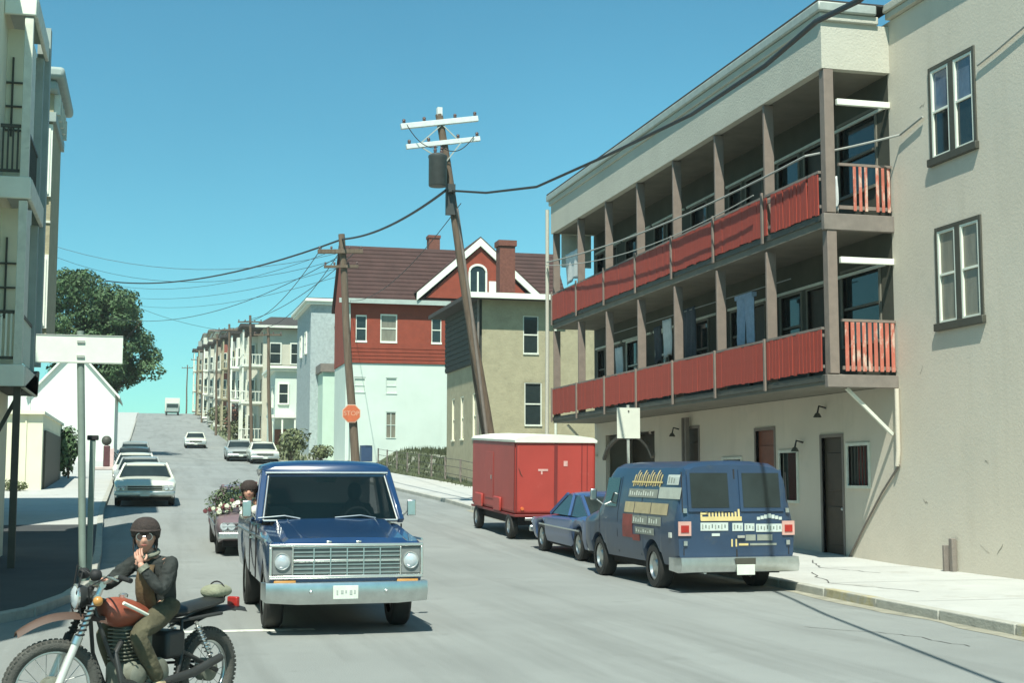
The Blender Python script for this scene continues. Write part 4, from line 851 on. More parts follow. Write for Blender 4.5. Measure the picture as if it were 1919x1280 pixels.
def car(label, cat, x, y, face, m, style='sedan', group=None, name='parked_car', L=5.1, Wd=1.9, Ht=1.4, rl=False, grille=True):
    """face = +1 front towards the camera, -1 front away"""
    if face > 0: t = thing(name, (x, y, G(y+2)- 2*math.tan(SL(y+2))), label, cat, group, 0, SL(y+2.5))
    else: t = thing(name, (x, y+L, G(y+L)), label, cat, group, pi, -SL(y+2.5))
    w = Wd/2; wf, wr = .95, L-1.1; r = .33; ar = .38
    if style == 'coupe': zs_t = [(0,.62),(.25,.72),(1.4,.82),(3.4,.86),(4.0,.92),(L-.5,.88),(L,.74)]; cab = (1.55,2.25,3.2,4.35)
    elif style == 'wagon': zs_t = [(0,.68),(.2,.78),(1.5,.88),(L-.1,.92),(L,.8)]; cab = (1.5,2.1,L-.5,L-.12)
    else: zs_t = [(0,.66),(.15,.80),(1.4,.90),(3.6,.93),(L-.2,.90),(L,.75)]; cab = (1.55,2.15,3.35,3.95)
    rings = []
    for yy in stations(L, (wf, wr), ar):
        e = min(yy, L-yy); ww = w*(1-.09*max(0, 1-e/.45)**2); zs = lerp(yy, zs_t); zb_ = min(arch(yy, (wf, wr), .26+.1*max(0,1-e/.5), ar, .33), zs-.1); zc = zs+.05
        rings.append(ring(yy, [(ww*.93,zb_),(ww*.985,zb_+(zs-zb_)*.3),(ww,zb_+(zs-zb_)*.65),(ww*.985,zs-.05),(ww*.93,zs-.005),(ww*.62,zc-.012),(ww*.3,zc),(0,zc)]))
    MB().loft(rings).build('body', m, t, smooth=38)
    a, b, c, d = cab; wb = w*.90; wt = w*.70; z0 = .93; z1 = Ht-.05
    base = [(wb,a),(wb,d)]; 
    # panes
    g0 = z0-.06
    pane([(-wb*.93,a+.02,g0),(wb*.93,a+.02,g0),(wt*.93,b,z1),(-wt*.93,b,z1)], .012, 'windshield', t)
    pane([(-wb*.93,d-.02,g0),(wb*.93,d-.02,g0),(wt*.93,c,z1),(-wt*.93,c,z1)], .012, 'rear_window', t)
    for s_ in (-1, 1): pane([(s_*wb*.985,a+.1,g0),(s_*wb*.985,d-.1,g0),(s_*wt*.98,c,z1),(s_*wt*.98,b,z1)], .012, 'side_window', t)
    MB().loft([ring(yy, [(wt*k,zz-.06),(wt*k*1.02,zz-.02),(wt*.9*k,zz+.02),(wt*.5*k,zz+.045),(0,zz+.05)]) for yy, k, zz in ((b-.06,.93,z1-.02),(b+.1,1,z1+.01),((b+c)/2,1.02,z1+.02),(c-.1,1,z1+.01),(c+.06,.93,z1-.02))]).build('roof', m, t, smooth=50)
    for s_ in (-1, 1):
        for (p, q) in (((s_*wb,a,g0),(s_*wt,b,z1)), ((s_*wb,d,g0),(s_*wt,c,z1)), ((s_*wb*1.005,(a+d)/2,g0),(s_*wt*1.0,(b+c)/2,z1))): MB().bar(p, q, .06, .07).build('pillar', m, t)
    for yy, nm in ((-.09, 'bumper'), (L+.0, 'bumper')):
        MB().box(-w*.97, w*.97, yy, yy+.09, .38, .52).build(nm, M_chromeD, t, bevel=.03)
    if grille:
        g = MB().box(-w*.55, w*.55, -.015, .03, .55, .70).build('grille', M_frameDk, t)
        for k in range(3): MB().box(-w*.88, w*.88, -.035, -.016, .545+k*.075, .56+k*.075).build('bar', M_chromeD, g)
        for s_ in (-1, 1):
            for q_ in (.68, .84): MB().lathe([(-.03,.001),(-.035,.07),(0,.085)], (s_*w*q_, 0, .63), 'y', 14).build('headlight', M_lens, t, smooth=50)
    for s_ in (-1, 1): MB().box(s_*w*.72-.2, s_*w*.72+.2, L-.02, L+.02, .58, .70).build('tail_light', M_tail, t, bevel=.01)
    MB().box(-.15,.15,-.11,-.092,.36,.51).build('number_plate', M_plate, t)
    for s_ in (-1, 1):
        MB().box(s_*w*1.0-.012, s_*w*1.0+.012, .9, L-.9, .60, .63).build('trim', M_chromeD, t)
        for yy in (wf, wr): wheel(t, s_*(w-.13), yy, .33, .2, s_)
    MB().box(-w*.85, w*.85, .15, L-.15, .2, .45).build('chassis', M_under, t)
    return t
M_cwhite = mat('cream_white_car_paint', (.66,.67,.56), .3, .05, 1, coat=.5); M_cgrey = mat('grey_car_paint', (.30,.32,.30), .3, .08, 1, coat=.5)
M_cpink = mat('dull_mauve_car_paint', (.17,.12,.13), .35, .15, 2, coat=.4); M_cdark = mat('dark_car_paint', (.05,.06,.06), .3, .1, 2, coat=.4)
car('boxy cream sedan with wide chrome front parked at the left kerb, nearest of the row', 'car', -.2, 47.5, 1, M_cwhite, Ht=1.38, Wd=2.0, L=5.4, group='cars parked at the left kerb')
car('pale grey sedan parked right behind the cream sedan', 'car', -.45, 55.2, 1, M_cgrey, group='cars parked at the left kerb')
car('white sedan third in the row at the left kerb', 'car', -.7, 62, 1, M_cwhite, group='cars parked at the left kerb')
car('dark sedan fourth in the row at the left kerb', 'car', -.85, 69.5, 1, M_cdark, 'wagon', group='cars parked at the left kerb', Ht=1.5)
car('grey wagon at the far end of the left kerb row', 'car', -.95, 80, 1, M_cgrey, 'wagon', group='cars parked at the left kerb', Ht=1.6)
car('white car driving down the middle of the hill', 'car', 3.75, 127, 1, M_cwhite, name='moving_car')
car('light grey car parked on the right beyond the truck roof, left of the pair', 'car', 5.9, 97, 1, M_cgrey, group='pair of cars standing on the right')
car('white car parked on the right beyond the truck roof, right of the pair', 'car', 7.2, 92.5, 1, M_cwhite, group='pair of cars standing on the right')
car('dull mauve car following the blue pickup, heaped with flowers', 'car', 2.28, 29.6, 1, M_cpink, name='flower_car')
car('faded blue coupe squeezed between the red trailer and the blue van', 'car', 9.32, 26.2, -1, M_coupe, 'coupe', L=4.8, Wd=1.82, Ht=1.36)
# far delivery truck on the crest
t = thing('box_truck', (3.1, 238, G(238)), 'tiny pale box truck on the crest of the hill', 'truck')
MB().box(-1.2,1.2,1.2,6,.7,3.0).build('cargo_box', M_dirtywhite, t, bevel=.05); MB().box(-1.05,1.05,0,1.19,.6,2.1).build('cab', M_ggrey, t, bevel=.1); MB().box(-.9,.9,-.02,0,1.3,1.95).build('windshield', M_glass, t)
for s_ in (-1,1):
    for yy in (.6, 4.6): wheel(t, s_*.95, yy, .42, .25, s_)

# ---------------------------------------------------------------- pickup truck
t = thing('pickup_truck', (2.18, 15.95, 0), 'dark blue pickup truck with chrome grille facing the camera', 'truck')
w = .955; wf, wr = .98, 4.25; L = 5.5; ra = .45
def fronthalf(yy):
    e = max(0, 1-yy/.22)**2; ww = w*(1-.035*e); zs = lerp(yy, [(0,1.0),(.06,1.055),(1.5,1.20),(3.05,1.24)]); zc = zs+lerp(yy, [(0,.035),(1.5,.075),(1.7,.05),(3.05,.03)])
    zb_ = arch(yy, (wf,), .50, ra, .40)
    return [(ww*.95,zb_),(ww*.985,zb_+(zs-zb_)*.25),(ww*1.0,zb_+(zs-zb_)*.55),(ww*1.0,zb_+(zs-zb_)*.75),(ww*.985,zs-.05),(ww*.93,zs-.005),(ww*.80,zs-.012),(ww*.74,zc-.008),(ww*.4,zc),(0,zc+.006)]
MB().loft([ring(yy, fronthalf(yy)) for yy in [y_ for y_ in stations(3.05, (wf,), ra, (.03,.06,.12,.2)) if y_ <= 3.05]]).build('body', M_blue, t, smooth=30)
def bedhalf(yy):
    zb_ = arch(yy, (wr,), .52, ra, .40); zs = 1.24
    return [(w*.95,zb_),(w*.985,zb_+(zs-zb_)*.25),(w,zb_+(zs-zb_)*.6),(w*.99,zs-.06),(w*.97,zs),(w*.89,zs),(w*.88,.75),(0,.75)]
MB().loft([ring(yy, bedhalf(yy)) for yy in [3.08]+[y_ for y_ in stations(L, (wr,), ra) if y_ > 3.1]]).build('cargo_bed', M_blue, t, smooth=30)
# crease lines on the hood
for s_ in (-1, 1): MB().path([(s_*.52,.06,1.092),(s_*.55,.8,1.176),(s_*.58,1.45,1.262)], .012, 6).build('hood_crease', M_blue, t, smooth=60)
for k in (0, 1): MB().box(-.03+.36*(k-.6), .03+.36*(k-.6), -.006, .008, 1.04, 1.06).build('badge', M_chrome, t, bevel=.004)
# cab: pillars, roof, panes
wb, wt = .935, .825; zb0, z1 = 1.235, 1.86; a, b, c, d = 1.50, 2.02, 2.86, 3.0
M_wsframe = M_chrome
for s_ in (-1, 1):
    MB().bar((s_*wb,a,zb0),(s_*wt,b,z1), .085, .08).build('pillar', M_blue, t, bevel=.015)
    MB().bar((s_*wb*.99,2.0,zb0),(s_*wt*1.01,2.3,z1), .05, .05).build('pillar', M_blue, t)
    MB().prism([(s_*wb,2.78,zb0),(s_*wb,3.02,zb0),(s_*wt,2.93,z1),(s_*wt,2.76,z1)], (-s_*.05,0,0)).build('pillar', M_blue, t)
    pane([(s_*wb*.985,a+.08,zb0),(s_*wb*.985,2.8,zb0),(s_*wt*.985,2.78,z1),(s_*wt*.985,b+.03,z1)], .008, 'side_window', t, M_wsg)
pane([(-wb*.95,a+.0,zb0-.01),(wb*.95,a+.0,zb0-.01),(wt*.95,b,z1+.01),(-wt*.95,b,z1+.01)], .008, 'windshield', t, M_wsg)
gk = MB()
q0 = [(-wb*.945,a-.012,zb0+.015),(wb*.945,a-.012,zb0+.015),(wt*.94,b-.02,z1-.01),(-wt*.94,b-.02,z1-.01)]
for i in range(4): gk.path([q0[i], q0[(i+1)%4]], .014, 8)
gk.build('windshield_trim', M_chrome, t, smooth=60)
MB().box(-wt*.9, wt*.9, 2.93, 2.95, zb0+.05, z1-.05).build('rear_window', M_wsg, t)
MB().box(-wb, wb, 2.96, 3.04, .8, zb0+.06).build('cab_back', M_blue, t)
MB().loft([ring(yy, [(wt*k+.02,zz-.07),(wt*k+.045,zz-.03),(wt*k+.02,zz+.015),(wt*.85*k,zz+.055),(wt*.45*k,zz+.075),(0,zz+.08)]) for yy, k, zz in ((b-.07,.96,z1+.0),(b-.02,1,z1+.03),(b+.15,1.01,z1+.06),(2.5,1.02,z1+.07),(c,1.01,z1+.05),(c+.14,.98,z1+.0))]).build('roof', M_blue, t, smooth=60)
MB().path([(-wt,b-.075,z1-.02),(wt,b-.075,z1-.02)], .016, 8).build('roof_drip_rail', M_chrome, t, smooth=60)
# interior
MB().box(-.78,.78,1.5,1.78,.9,1.22).build('dashboard', M_seat, t, bevel=.03); MB().box(-.72,.72,2.2,2.6,.75,.95).box(-.72,.72,2.6,2.76,.8,1.45).build('bench_seat', M_seat, t, bevel=.05)
MB().torus((0,0,0), .2, .014, 'y', 28, 8).box(-.19,.19,-.01,.01,-.015,.015).build('steering_wheel', mat('pale_steering_wheel', (.35,.36,.32), .5, .1, 5), t, smooth=60).location = (.42,1.95,1.2)
MB().box(-.13,.13,2.04,2.06,1.72,1.79).build('rear_view_mirror', M_chromeD, t, bevel=.01)
# driver behind the dark glass
dr = MB().ball((.42,2.42,1.6), .11, (.85,1,1.15)).path([(.42,2.48,.95),(.42,2.5,1.25),(.42,2.46,1.42),(.42,2.44,1.52)], [.17,.21,.13,.055], 12)
dr.path([(.22,2.45,1.36),(.2,2.25,1.15),(.33,2.0,1.25)], [.06,.05,.035], 8).path([(.62,2.45,1.36),(.66,2.25,1.15),(.53,2.0,1.25)], [.06,.05,.035], 8)
tag(dr.build('person', mat('dim_driver', (.12,.09,.075), .9, .2, 5), smooth=60), 'driver sitting behind the dark windshield of the blue pickup', 'person').location = (2.18, 15.95, 0)
# front: chrome surround, grille, lamps, bumper
f = MB(); zt_, zb_ = 1.03, .64
f.box(-.93,.93,-.045,.0,zt_-.035,zt_).box(-.93,.93,-.045,.0,zb_,zb_+.035).box(-.93,-.895,-.045,0,zb_+.035,zt_-.035).box(.895,.93,-.045,0,zb_+.035,zt_-.035).box(-.66,-.64,-.04,0,zb_+.035,zt_-.035).box(.64,.66,-.04,0,zb_+.035,zt_-.035)
f.build('grille_surround', M_chrome, t, bevel=.008)
MB().box(-.91,.91,-.012,.02,zb_+.01,zt_-.01).build('grille_backing', mat('grille_grey', (.10,.115,.11), .5, .15, 8), t)
g = MB().box(-.64,.64,-.03,-.013,.825,.85).build('grille', M_chrome, t, bevel=.003)
bm1 = MB().box(-.64,.64,-.024,-.013,-.005,.005).mesh('bar', M_chromeD)
for k in range(7):
    if k != 3: inst('bar', bm1, g, (0,0,.70+k*.047))
bm2 = MB().box(-.007,.007,-.036,-.013,0,.31).mesh('bar', M_chromeD)
for k in range(5): inst('bar', bm2, g, (-.4+k*.2,-.002,zb_+.035))
for s_ in (-1, 1):
    hb = MB().box(s_*.775-.115, s_*.775+.115, -.02, -.013, zb_+.05, zt_-.05).build('headlight_bezel', mat('bezel_grey', (.16,.175,.17), .5, .15, 8), t)
    MB().lathe([(-.015,.100),(-.045,.094),(-.03,.082),(-.028,.078)], (s_*.775,0,.835), 'y', 26).build('rim', M_chrome, hb, smooth=40)
    MB().lathe([(-.028,.080),(-.045,.062),(-.053,.03),(-.056,.001)], (s_*.775,0,.835), 'y', 26).build('headlight', M_lens, hb, smooth=60)
    MB().box(s_*.74-.13, s_*.74+.13, -.03, .0, .565, .625).build('turn_signal', M_amber, t, bevel=.01)
bmp = MB().loft([[(x, y_-.0, z) for (y_, z) in prof] for x, prof in ((-1.0,[(.25,.40),(.12,.40),(.10,.50),(.12,.59),(.25,.59)]),(-.97,[(.08,.38),(-.08,.38),(-.13,.49),(-.10,.60),(.08,.60)]),(-.6,[(.05,.36),(-.14,.36),(-.20,.48),(-.17,.60),(.05,.60)]),(0,[(.05,.36),(-.15,.36),(-.21,.48),(-.18,.60),(.05,.60)]),(.6,[(.05,.36),(-.14,.36),(-.20,.48),(-.17,.60),(.05,.60)]),(.97,[(.08,.38),(-.08,.38),(-.13,.49),(-.10,.60),(.08,.60)]),(1.0,[(.25,.40),(.12,.40),(.10,.50),(.12,.59),(.25,.59)]))]).build('bumper', M_chromeD, t, smooth=50)
for x in (-.45, .45): MB().ball((x,-.205,.5), .022).build('bolt', M_chromeD, bmp)
pl = MB().box(-.19,.11,-.225,-.212,.42,.57).build('number_plate', M_plate, t, bevel=.004)
text('7 9 3', .10, M_plink, pl, (-.04,-.2265,.49), (pi/2,0,0), 'marking', .002) if False else [MB().box(-.15+k*.052,-.132+k*.052+.012*(k%2),-.229,-.226,.47+.01*(k%3),.52).build('marking', M_gst0, pl) for k in range(5)]
MB().box(-.85,.85,.05,.6,.42,.62).build('lower_panel', M_under, t); MB().box(-.75,.75,.3,5.2,.32,.6).build('chassis', M_under, t)
for s_ in (-1, 1):
    for yy in (wf, wr): wheel(t, s_*.80, yy, .40, .24, s_)
    m_ = MB().path([(s_*.94,1.62,1.25),(s_*1.06,1.58,1.38)], .012, 6).build('mirror_arm', M_chromeD, t)
    MB().box(s_*1.09-.06, s_*1.09+.06, 1.55, 1.59, 1.3, 1.5).build('mirror', M_chromeD, m_, bevel=.012)
    MB().box(s_*.958-.012, s_*.958+.012, .2, 5.4, 1.05, 1.075).build('side_trim', M_chromeD, t)
    MB().box(s_*.962-.01, s_*.962+.01, 1.62, 1.63, .55, 1.2).box(s_*.962-.008, s_*.962+.008, 2.72, 2.73, .55, 1.2).build('door_gap', M_black, t)
    MB().box(s_*.97-.015, s_*.97+.015, 2.45, 2.62, 1.0, 1.025).build('door_handle', M_chrome, t)
for s_ in (-1, 1): MB().path([(s_*.5-.45,a-.02,zb0+.05),(s_*.5-.1,a+.02,zb0+.075),(s_*.5+.1,a+.03,zb0+.04)], .008, 6).build('wiper', M_chromeD, t)

t.scale = (.945, 1, 1)
# flowers and greenery on the car behind
M_fol = leafmat('bouquet_leaves', (.09,.13,.06)); fl = thing('flower_heap', (1.75, 30.4, 1.0), 'heap of greenery with dark red, white and pink flowers on the car behind the pickup', 'flowers')
rf_ = random.Random(3); mb = MB()
for (x, y, z, r) in ((-.35,.0,.2,.32),(-.1,.1,.35,.3),(.1,.3,.5,.28),(-.3,.4,.35,.25),(.3,-.1,.35,.3)): leafcloud(mb, (x,y,z), r, r, r, 170, .04, rf_)
mb.build('foliage', M_fol, fl)['kind'] = 'stuff'
fc = [mat('red_petals', (.13,.035,.04), .7, .2, 9), mat('white_petals', (.58,.58,.50), .7, .08, 9), mat('pale_green_petals', (.50,.56,.40), .7, .15, 9), mat('pink_petals', (.40,.24,.24), .7, .15, 9)]
bl = []
for m in fc:
    k = MB()
    for j in range(7): k.ball((.55*cos(2*pi*j/7), .55*sin(2*pi*j/7), .1*(j % 2)), .42, (1,1,.55), 5)
    k.ball((0,0,.15), .35, (1,1,1), 5); bl.append(k.mesh('blossom', m, 60))
for i in range(60):
    tt = rf_.random(); x = -.55+1.2*tt+rf_.uniform(-.2,.2); z = .05+.75*tt*rf_.uniform(.3,1); 
    o = inst('blossom', rf_.choice([bl[0],bl[0],bl[1],bl[1],bl[2],bl[3]]), fl, (x, -.35+rf_.uniform(-.1,.35), z), rot=(rf_.uniform(.6,1.6), rf_.uniform(-.4,.4), 0)); s_ = rf_.uniform(.035, .07); o.scale = (s_,)*3

# ---------------------------------------------------------------- van
L = 4.95
t = thing('parked_van', (8.86, 20.25+L, G(23)), 'dark blue panel van with lettered strips on its side and rear doors', 'van', None, pi, -radians(.4))
w = .985; wf, wr = .95, 3.75; ra = .43
PR = [(.93,.42),(.985,.62),(1.0,.95),(.985,1.18),(.93,1.5),(.87,1.82),(.80,1.95),(.66,2.02),(.35,2.055),(0,2.065)]
def vtop(yy): return lerp(yy, [(0,.98),(.08,1.1),(.7,1.24),(.78,1.28),(1.28,1.96),(1.5,2.065),(L-.25,2.065),(L-.13,2.0),(L-.02,1.2),(L,.5)])
def vhalf(yy):
    T = vtop(yy); zb_ = arch(yy, (wf, wr), .42, ra, .36); e = max(0, 1-yy/.35)**2; e2 = 1 if yy < L-.06 else .985; out = []
    for x, z in PR:
        zz = z if z <= 1.0 else 1.0+(z-1.0)*(T-1.0)/1.065 if T > 1.0 else z*T/2.065*1
        if T <= 1.0: zz = .42+(z-.42)*(T-.42)/(2.065-.42)
        out.append((x*w*(1-.08*e)*e2, max(zz, zb_+(z-.42)*.04)))
    return out
sts = [y_ for y_ in stations(L, (wf, wr), ra, (.08,.78,1.28,1.5,L-.25,L-.13)) if y_ < L-.05]+[L-.02]
MB().loft([ring(yy, vhalf(yy)) for yy in sts]).build('body', M_vanb, t, smooth=32)
RY = L-.012
def vx(z):
    for (x0_,z0_),(x1_,z1_) in zip(PR, PR[1:]):
        if z <= z1_: return w*(x0_+(x1_-x0_)*(z-z0_)/(z1_-z0_))
    return 0
def vy(z): return lerp(z, [(1.2,L-.02),(2.0,L-.13)])
def side_patch(y0, y1, z0, z1, m, name, parent, off=.006, th=.004, s_=1, skew=0):
    a = MB(); n = 4; P = lambda o_: [[(s_*(vx(z0+(z1-z0)*j/n)+o_), yy+skew*j/n, z0+(z1-z0)*j/n) for j in range(n+1)] for yy in (y0, y1)]
    A = P(off); v = A[0]+A[1][::-1]; B = P(off+th); v2 = B[0]+B[1][::-1]; k = len(v)
    nf = [(j, j+1, 2*n-j, 2*n+1-j) for j in range(n)]
    a.add(v+v2, nf+[tuple(i+k for i in f) for f in nf]+[(i, (i+1) % k, (i+1) % k+k, i+k) for i in range(k)])
    return a.build(name, m, parent)
def rear_patch(x0, x1, z0, z1, m, name, parent, off=.006, th=.004):
    # x in world sense: distance right of the van's centre line as seen from behind
    a = [(-x0,vy(z0)+off,z0),(-x1,vy(z0)+off,z0),(-x1,vy(z1)+off,z1),(-x0,vy(z1)+off,z1)]
    return MB().prism(a, (0,th,0)).build(name, m, parent)
M_yel = mat('yellow_lettering', (.62,.50,.22), .6, .1, 6); M_wst = mat('white_lettering_strip', (.50,.56,.52), .6, .08, 6); M_tst = mat('tan_strip', (.40,.34,.20), .6, .15, 6); M_gst = mat('grey_strip', (.24,.26,.22), .6, .15, 6); M_rst = mat('dark_red_mural', (.22,.05,.04), .6, .25, 4)
rw_ = []
for x0_, x1_ in ((-.80,-.07), (.07,.80)):
    f = rear_patch(x0_, x1_, 1.27, 1.92, M_vanb, 'rear_window', t, .004, .02); rear_patch(x0_+.05, x1_-.05, 1.33, 1.87, M_glass, 'pane', f, .026, .004)
for z in (1.90, 1.34): pass
rear_patch(-.012, .012, .55, 1.93, M_black, 'door_gap', t, .004, .006)
for x_ in (-.88, .88): rear_patch(x_-.008, x_+.008, .6, 1.88, M_black, 'door_gap', t, .004, .004)
for s_ in (-1, 1):
    for z in (.75, 1.25): rear_patch(s_*.86-.03, s_*.86+.03, z, z+.07, M_chromeD, 'hinge', t, .01, .02)
    f = rear_patch(s_*.87-.105, s_*.87+.105, .90, 1.12, mat('pale_red_lens_rim', (.55,.33,.28), .4, .1, 6), 'tail_light', t, .005, .02)
    rear_patch(s_*.87-.065, s_*.87+.065, .95, 1.06, M_tail, 'lens', f, .027, .008)
f = rear_patch(.0,.12,.86,.9, M_chrome, 'door_handle', t, .01, .03)
# rear lettering: a yellow P and strokes of a painted word, white strips
def strokes(fn, parent, segs, m, th=.018):
    for (x0_, z0_, x1_, z1_) in segs: fn(min(x0_,x1_)-th/2, max(x0_,x1_)+th/2, min(z0_,z1_)-th/2, max(z0_,z1_)+th/2, m, 'lettering', parent)
RX = lambda u: -.985+(u-1283)/113.; RZ = lambda v: 1.75-(v-900)/120.
lt = rear_patch(RX(1327), RX(1404), RZ(975), RZ(967), M_yel, 'lettering_strip', t)
strokes(rear_patch, lt, [(RX(1328),RZ(972),RX(1328),RZ(952)),(RX(1328),RZ(952),RX(1338),RZ(952)),(RX(1338),RZ(952),RX(1338),RZ(961)),(RX(1328),RZ(961),RX(1338),RZ(961))]+[(RX(1343+k*6.2),RZ(967),RX(1343+k*6.2),RZ(967-h_)) for k, h_ in enumerate((6,6,13,8,12,5,6,5,7,12))], M_yel, .03)
for (u0,u1,v0,v1,m) in ((1326,1378,978,993,M_wst),(1386,1406,979,994,M_wst),(1409,1428,980,994,M_wst),(1431,1484,981,996,M_wst),(1411,1430,1001,1012,M_gst),(1433,1462,1001,1012,M_gst),(1398,1416,1017,1021,M_yel),(1419,1470,1017,1021,M_gst)):
    q = rear_patch(RX(u0), RX(u1), RZ(v1), RZ(v0), m, 'lettering_strip', t)
    if m is M_wst:
        for k in range(int((u1-u0)/6)): rear_patch(RX(u0+3+k*6), RX(u0+5+k*6), RZ(v1-3-(k % 2)*2), RZ(v0+3+(k % 3)), M_plink if k % 2 else M_gst, 'lettering', q, .0105, .002)
for k in range(7): rear_patch(RX(1433+k*7), RX(1439+k*7), RZ(970-abs(3-k)*-1.2), RZ(962+abs(3-k)*2.0), M_wst, 'lettering', t)
for u in (1385, 1393): rear_patch(RX(u)-.012, RX(u)+.012, RZ(1023), RZ(1009), M_yel, 'lettering', t)
rear_patch(RX(1347), RX(1362), RZ(1003), RZ(998), M_wst, 'badge', t)
# side strips (left side of the van is local +x)
LY = lambda Y: L-(Y-20.25)
for (Y0,Y1,z0_,z1_,m) in ((20.45,20.95,1.68,1.84,M_wst),(20.3,21.25,1.46,1.64,mat('pale_grey_strip',(.42,.46,.40),.6,.1,6)),(21.3,22.7,1.46,1.60,M_gst),(20.75,21.5,1.2,1.38,M_tst),(21.54,22.3,1.2,1.38,M_tst),(22.34,22.8,1.2,1.38,M_tst),(21.0,21.6,1.02,1.16,M_gst),(21.64,22.35,1.02,1.16,M_gst),(21.3,22.2,.86,.97,M_gst),(22.35,22.85,.78,1.17,M_rst),(22.0,22.34,.74,.84,M_rst)):
    q = side_patch(LY(Y1), LY(Y0), z0_, z1_, m, 'side_strip', t)
    n_ = max(1, int((Y1-Y0)/.11))
    if m in (M_gst, M_wst): 
        for k in range(n_-1): side_patch(LY(Y1)+.06+k*.11, LY(Y1)+.10+k*.11, z0_+.03, z1_-.03-(k % 3)*.015, M_plate if m is M_gst else M_gst, 'lettering', q, .0105, .002)
for k in range(13):
    side_patch(LY(22.55)+k*.105, LY(22.55)+k*.105+.045, 1.64+.01*(k % 3), 1.84+.035*((k*5) % 3), M_tst if k % 2 else M_yel, 'lettering', t, .006, .004, 1, .05)
side_patch(LY(22.6), LY(21.15), 1.70, 1.73, M_yel, 'lettering', t, .011, .003)
for Y in (23.15, 24.15, 22.0): side_patch(LY(Y)-.006, LY(Y)+.006, .5, 1.8 if Y < 24 else 1.2, M_black, 'door_gap', t, .003, .003)
for s_ in (1, -1):
    side_patch(LY(23.9), LY(23.25), 1.28, 1.78, M_glass, 'side_window', t, .005, .006, s_)
    m_ = MB().path([(s_*.97,1.25,1.3),(s_*1.12,1.2,1.42)], .012, 6).build('mirror_arm', M_chromeD, t); MB().box(s_*1.14-.06, s_*1.14+.06, 1.18, 1.23, 1.38, 1.58).build('mirror', M_chromeD, m_, bevel=.02)
    for yy in (wf, wr): wheel(t, s_*.83, yy, .37, .24, s_)
pane([(-.78,.80,1.27),(.78,.80,1.27),(.66,1.26,1.91),(-.66,1.26,1.91)], -.015, 'windshield', t)
bb = MB().loft([[(x,yy,z) for yy, z in pr] for x, pr in ((-1.02,[(L-.3,.36),(L-.1,.36),(L-.06,.46),(L-.1,.56),(L-.3,.56)]),(-.98,[(L,.33),(L+.12,.35),(L+.15,.46),(L+.12,.57),(L,.57)]),(.98,[(L,.33),(L+.12,.35),(L+.15,.46),(L+.12,.57),(L,.57)]),(1.02,[(L-.3,.36),(L-.1,.36),(L-.06,.46),(L-.1,.56),(L-.3,.56)]))]).build('bumper', M_chromeD, t, smooth=45)
MB().box(-.22,.08,L+.155,L+.165,.30,.46).build('number_plate', M_plate, t, bevel=.004); MB().box(-.24,.1,L+.151,L+.154,.46,.56).build('plate_recess', M_frameDk, t)
MB().box(-.85,.85,-.08,.0,.4,.55).build('bumper', M_chromeD, t, bevel=.02); MB().box(-.8,.8,.2,L-.2,.3,.5).build('chassis', M_under, t)
MB().path([(.55,L-.6,.34),(.55,L+.02,.34)], .03, 10).build('exhaust_pipe', M_chromeD, t)
MB().box(w-.01,w+.015,LY(20.62),LY(20.52),.86,.94).build('side_marker', mat('white_marker',(.6,.62,.55),.4), t)

# ---------------------------------------------------------------- trailer
t = thing('box_trailer', (9.63, 33, G(35.5)-.09), 'tall red box trailer with white roof parked ahead of the blue coupe', 'trailer', None, 0, SL(35.5))
w = 1.04; L = 4.7
MB().box(-w,w,0,L,.62,2.42).build('body', M_trail, t, bevel=.09, seg=4)
MB().loft([ring(yy, [(w*k+.02,2.38),(w*k+.03,2.44),(w*.93*k,2.50),(w*.5*k,2.56),(0,2.58)]) for yy, k in ((-.04,.99),(.02,1.0),(L/2,1.0),(L-.02,1.0),(L+.04,.99))]).build('roof', M_white, t, smooth=50)
MB().box(-w-.012,-w-.001,.03,.06,.7,2.38).box(-w*.04,w*.04,-.012,-.001,.7,2.36).box(-w+.02,-w+.05,-.014,-.001,.7,2.36).build('seam', mat('dark_red_seam', (.16,.02,.018), .6, .1, 4), t)
MB().box(.66,.68,-.012,-.001,.7,2.36).box(.80,.815,-.012,-.001,.7,2.36).build('seam', MATS['dark_red_seam'], t)
MB().box(-w-.01,w+.01,-.03,L+.02,.56,.62).build('frame_rail', MATS['dark_red_seam'], t, bevel=.01)
for k, (x0_, x1_, z) in enumerate(((-.45,-.2,1.68),(-.38,-.34,1.6),(.2,.3,1.8))): MB().box(x0_,x1_,-.009,-.001,z,z+.05+.04*k).build('lettering', mat('faded_pale_paint', (.62,.38,.34), .6, .2, 5), t)
for k in range(4): MB().bar((-.95+.03*k,-.006,1.75-.1*k),(-.9+.05*k,-.006,1.65-.1*k), .02, .008).build('scratch', M_frameDk, t) if k < 2 else None
for x in (-.85, .85): MB().lathe([(-.04,.001),(-.04,.04),(0,.045)], (x,0,.76), 'y', 14).build('tail_light', mat('orange_lens', (.6,.15,.05), .3, .1, 5), t, smooth=50)
MB().box(-w-.06,-w-.0,1.3,2.0,.62,.98).box(-w-.06,-w,3.3,4.1,.62,.98).build('wheel_arch', M_trail, t, bevel=.03)
for yy in (.55, 4.1):
    for s_ in (-1, 1): wheel(t, s_*.97, yy, .31, .18, s_)
MB().box(-.9,.9,.1,L-.1,.35,.6).build('chassis', M_under, t); MB().box(-.8,.8,-.12,-.05,.48,.55).build('bumper', M_chromeD, t, bevel=.01)
MB().box(-w-.012,-w-.002,2.2,3.1,.9,2.1).build('side_door', M_trail, t, bevel=.004); MB().box(-w-.04,-w-.013,2.3,2.36,1.4,1.5).build('door_handle', M_chromeD, t)
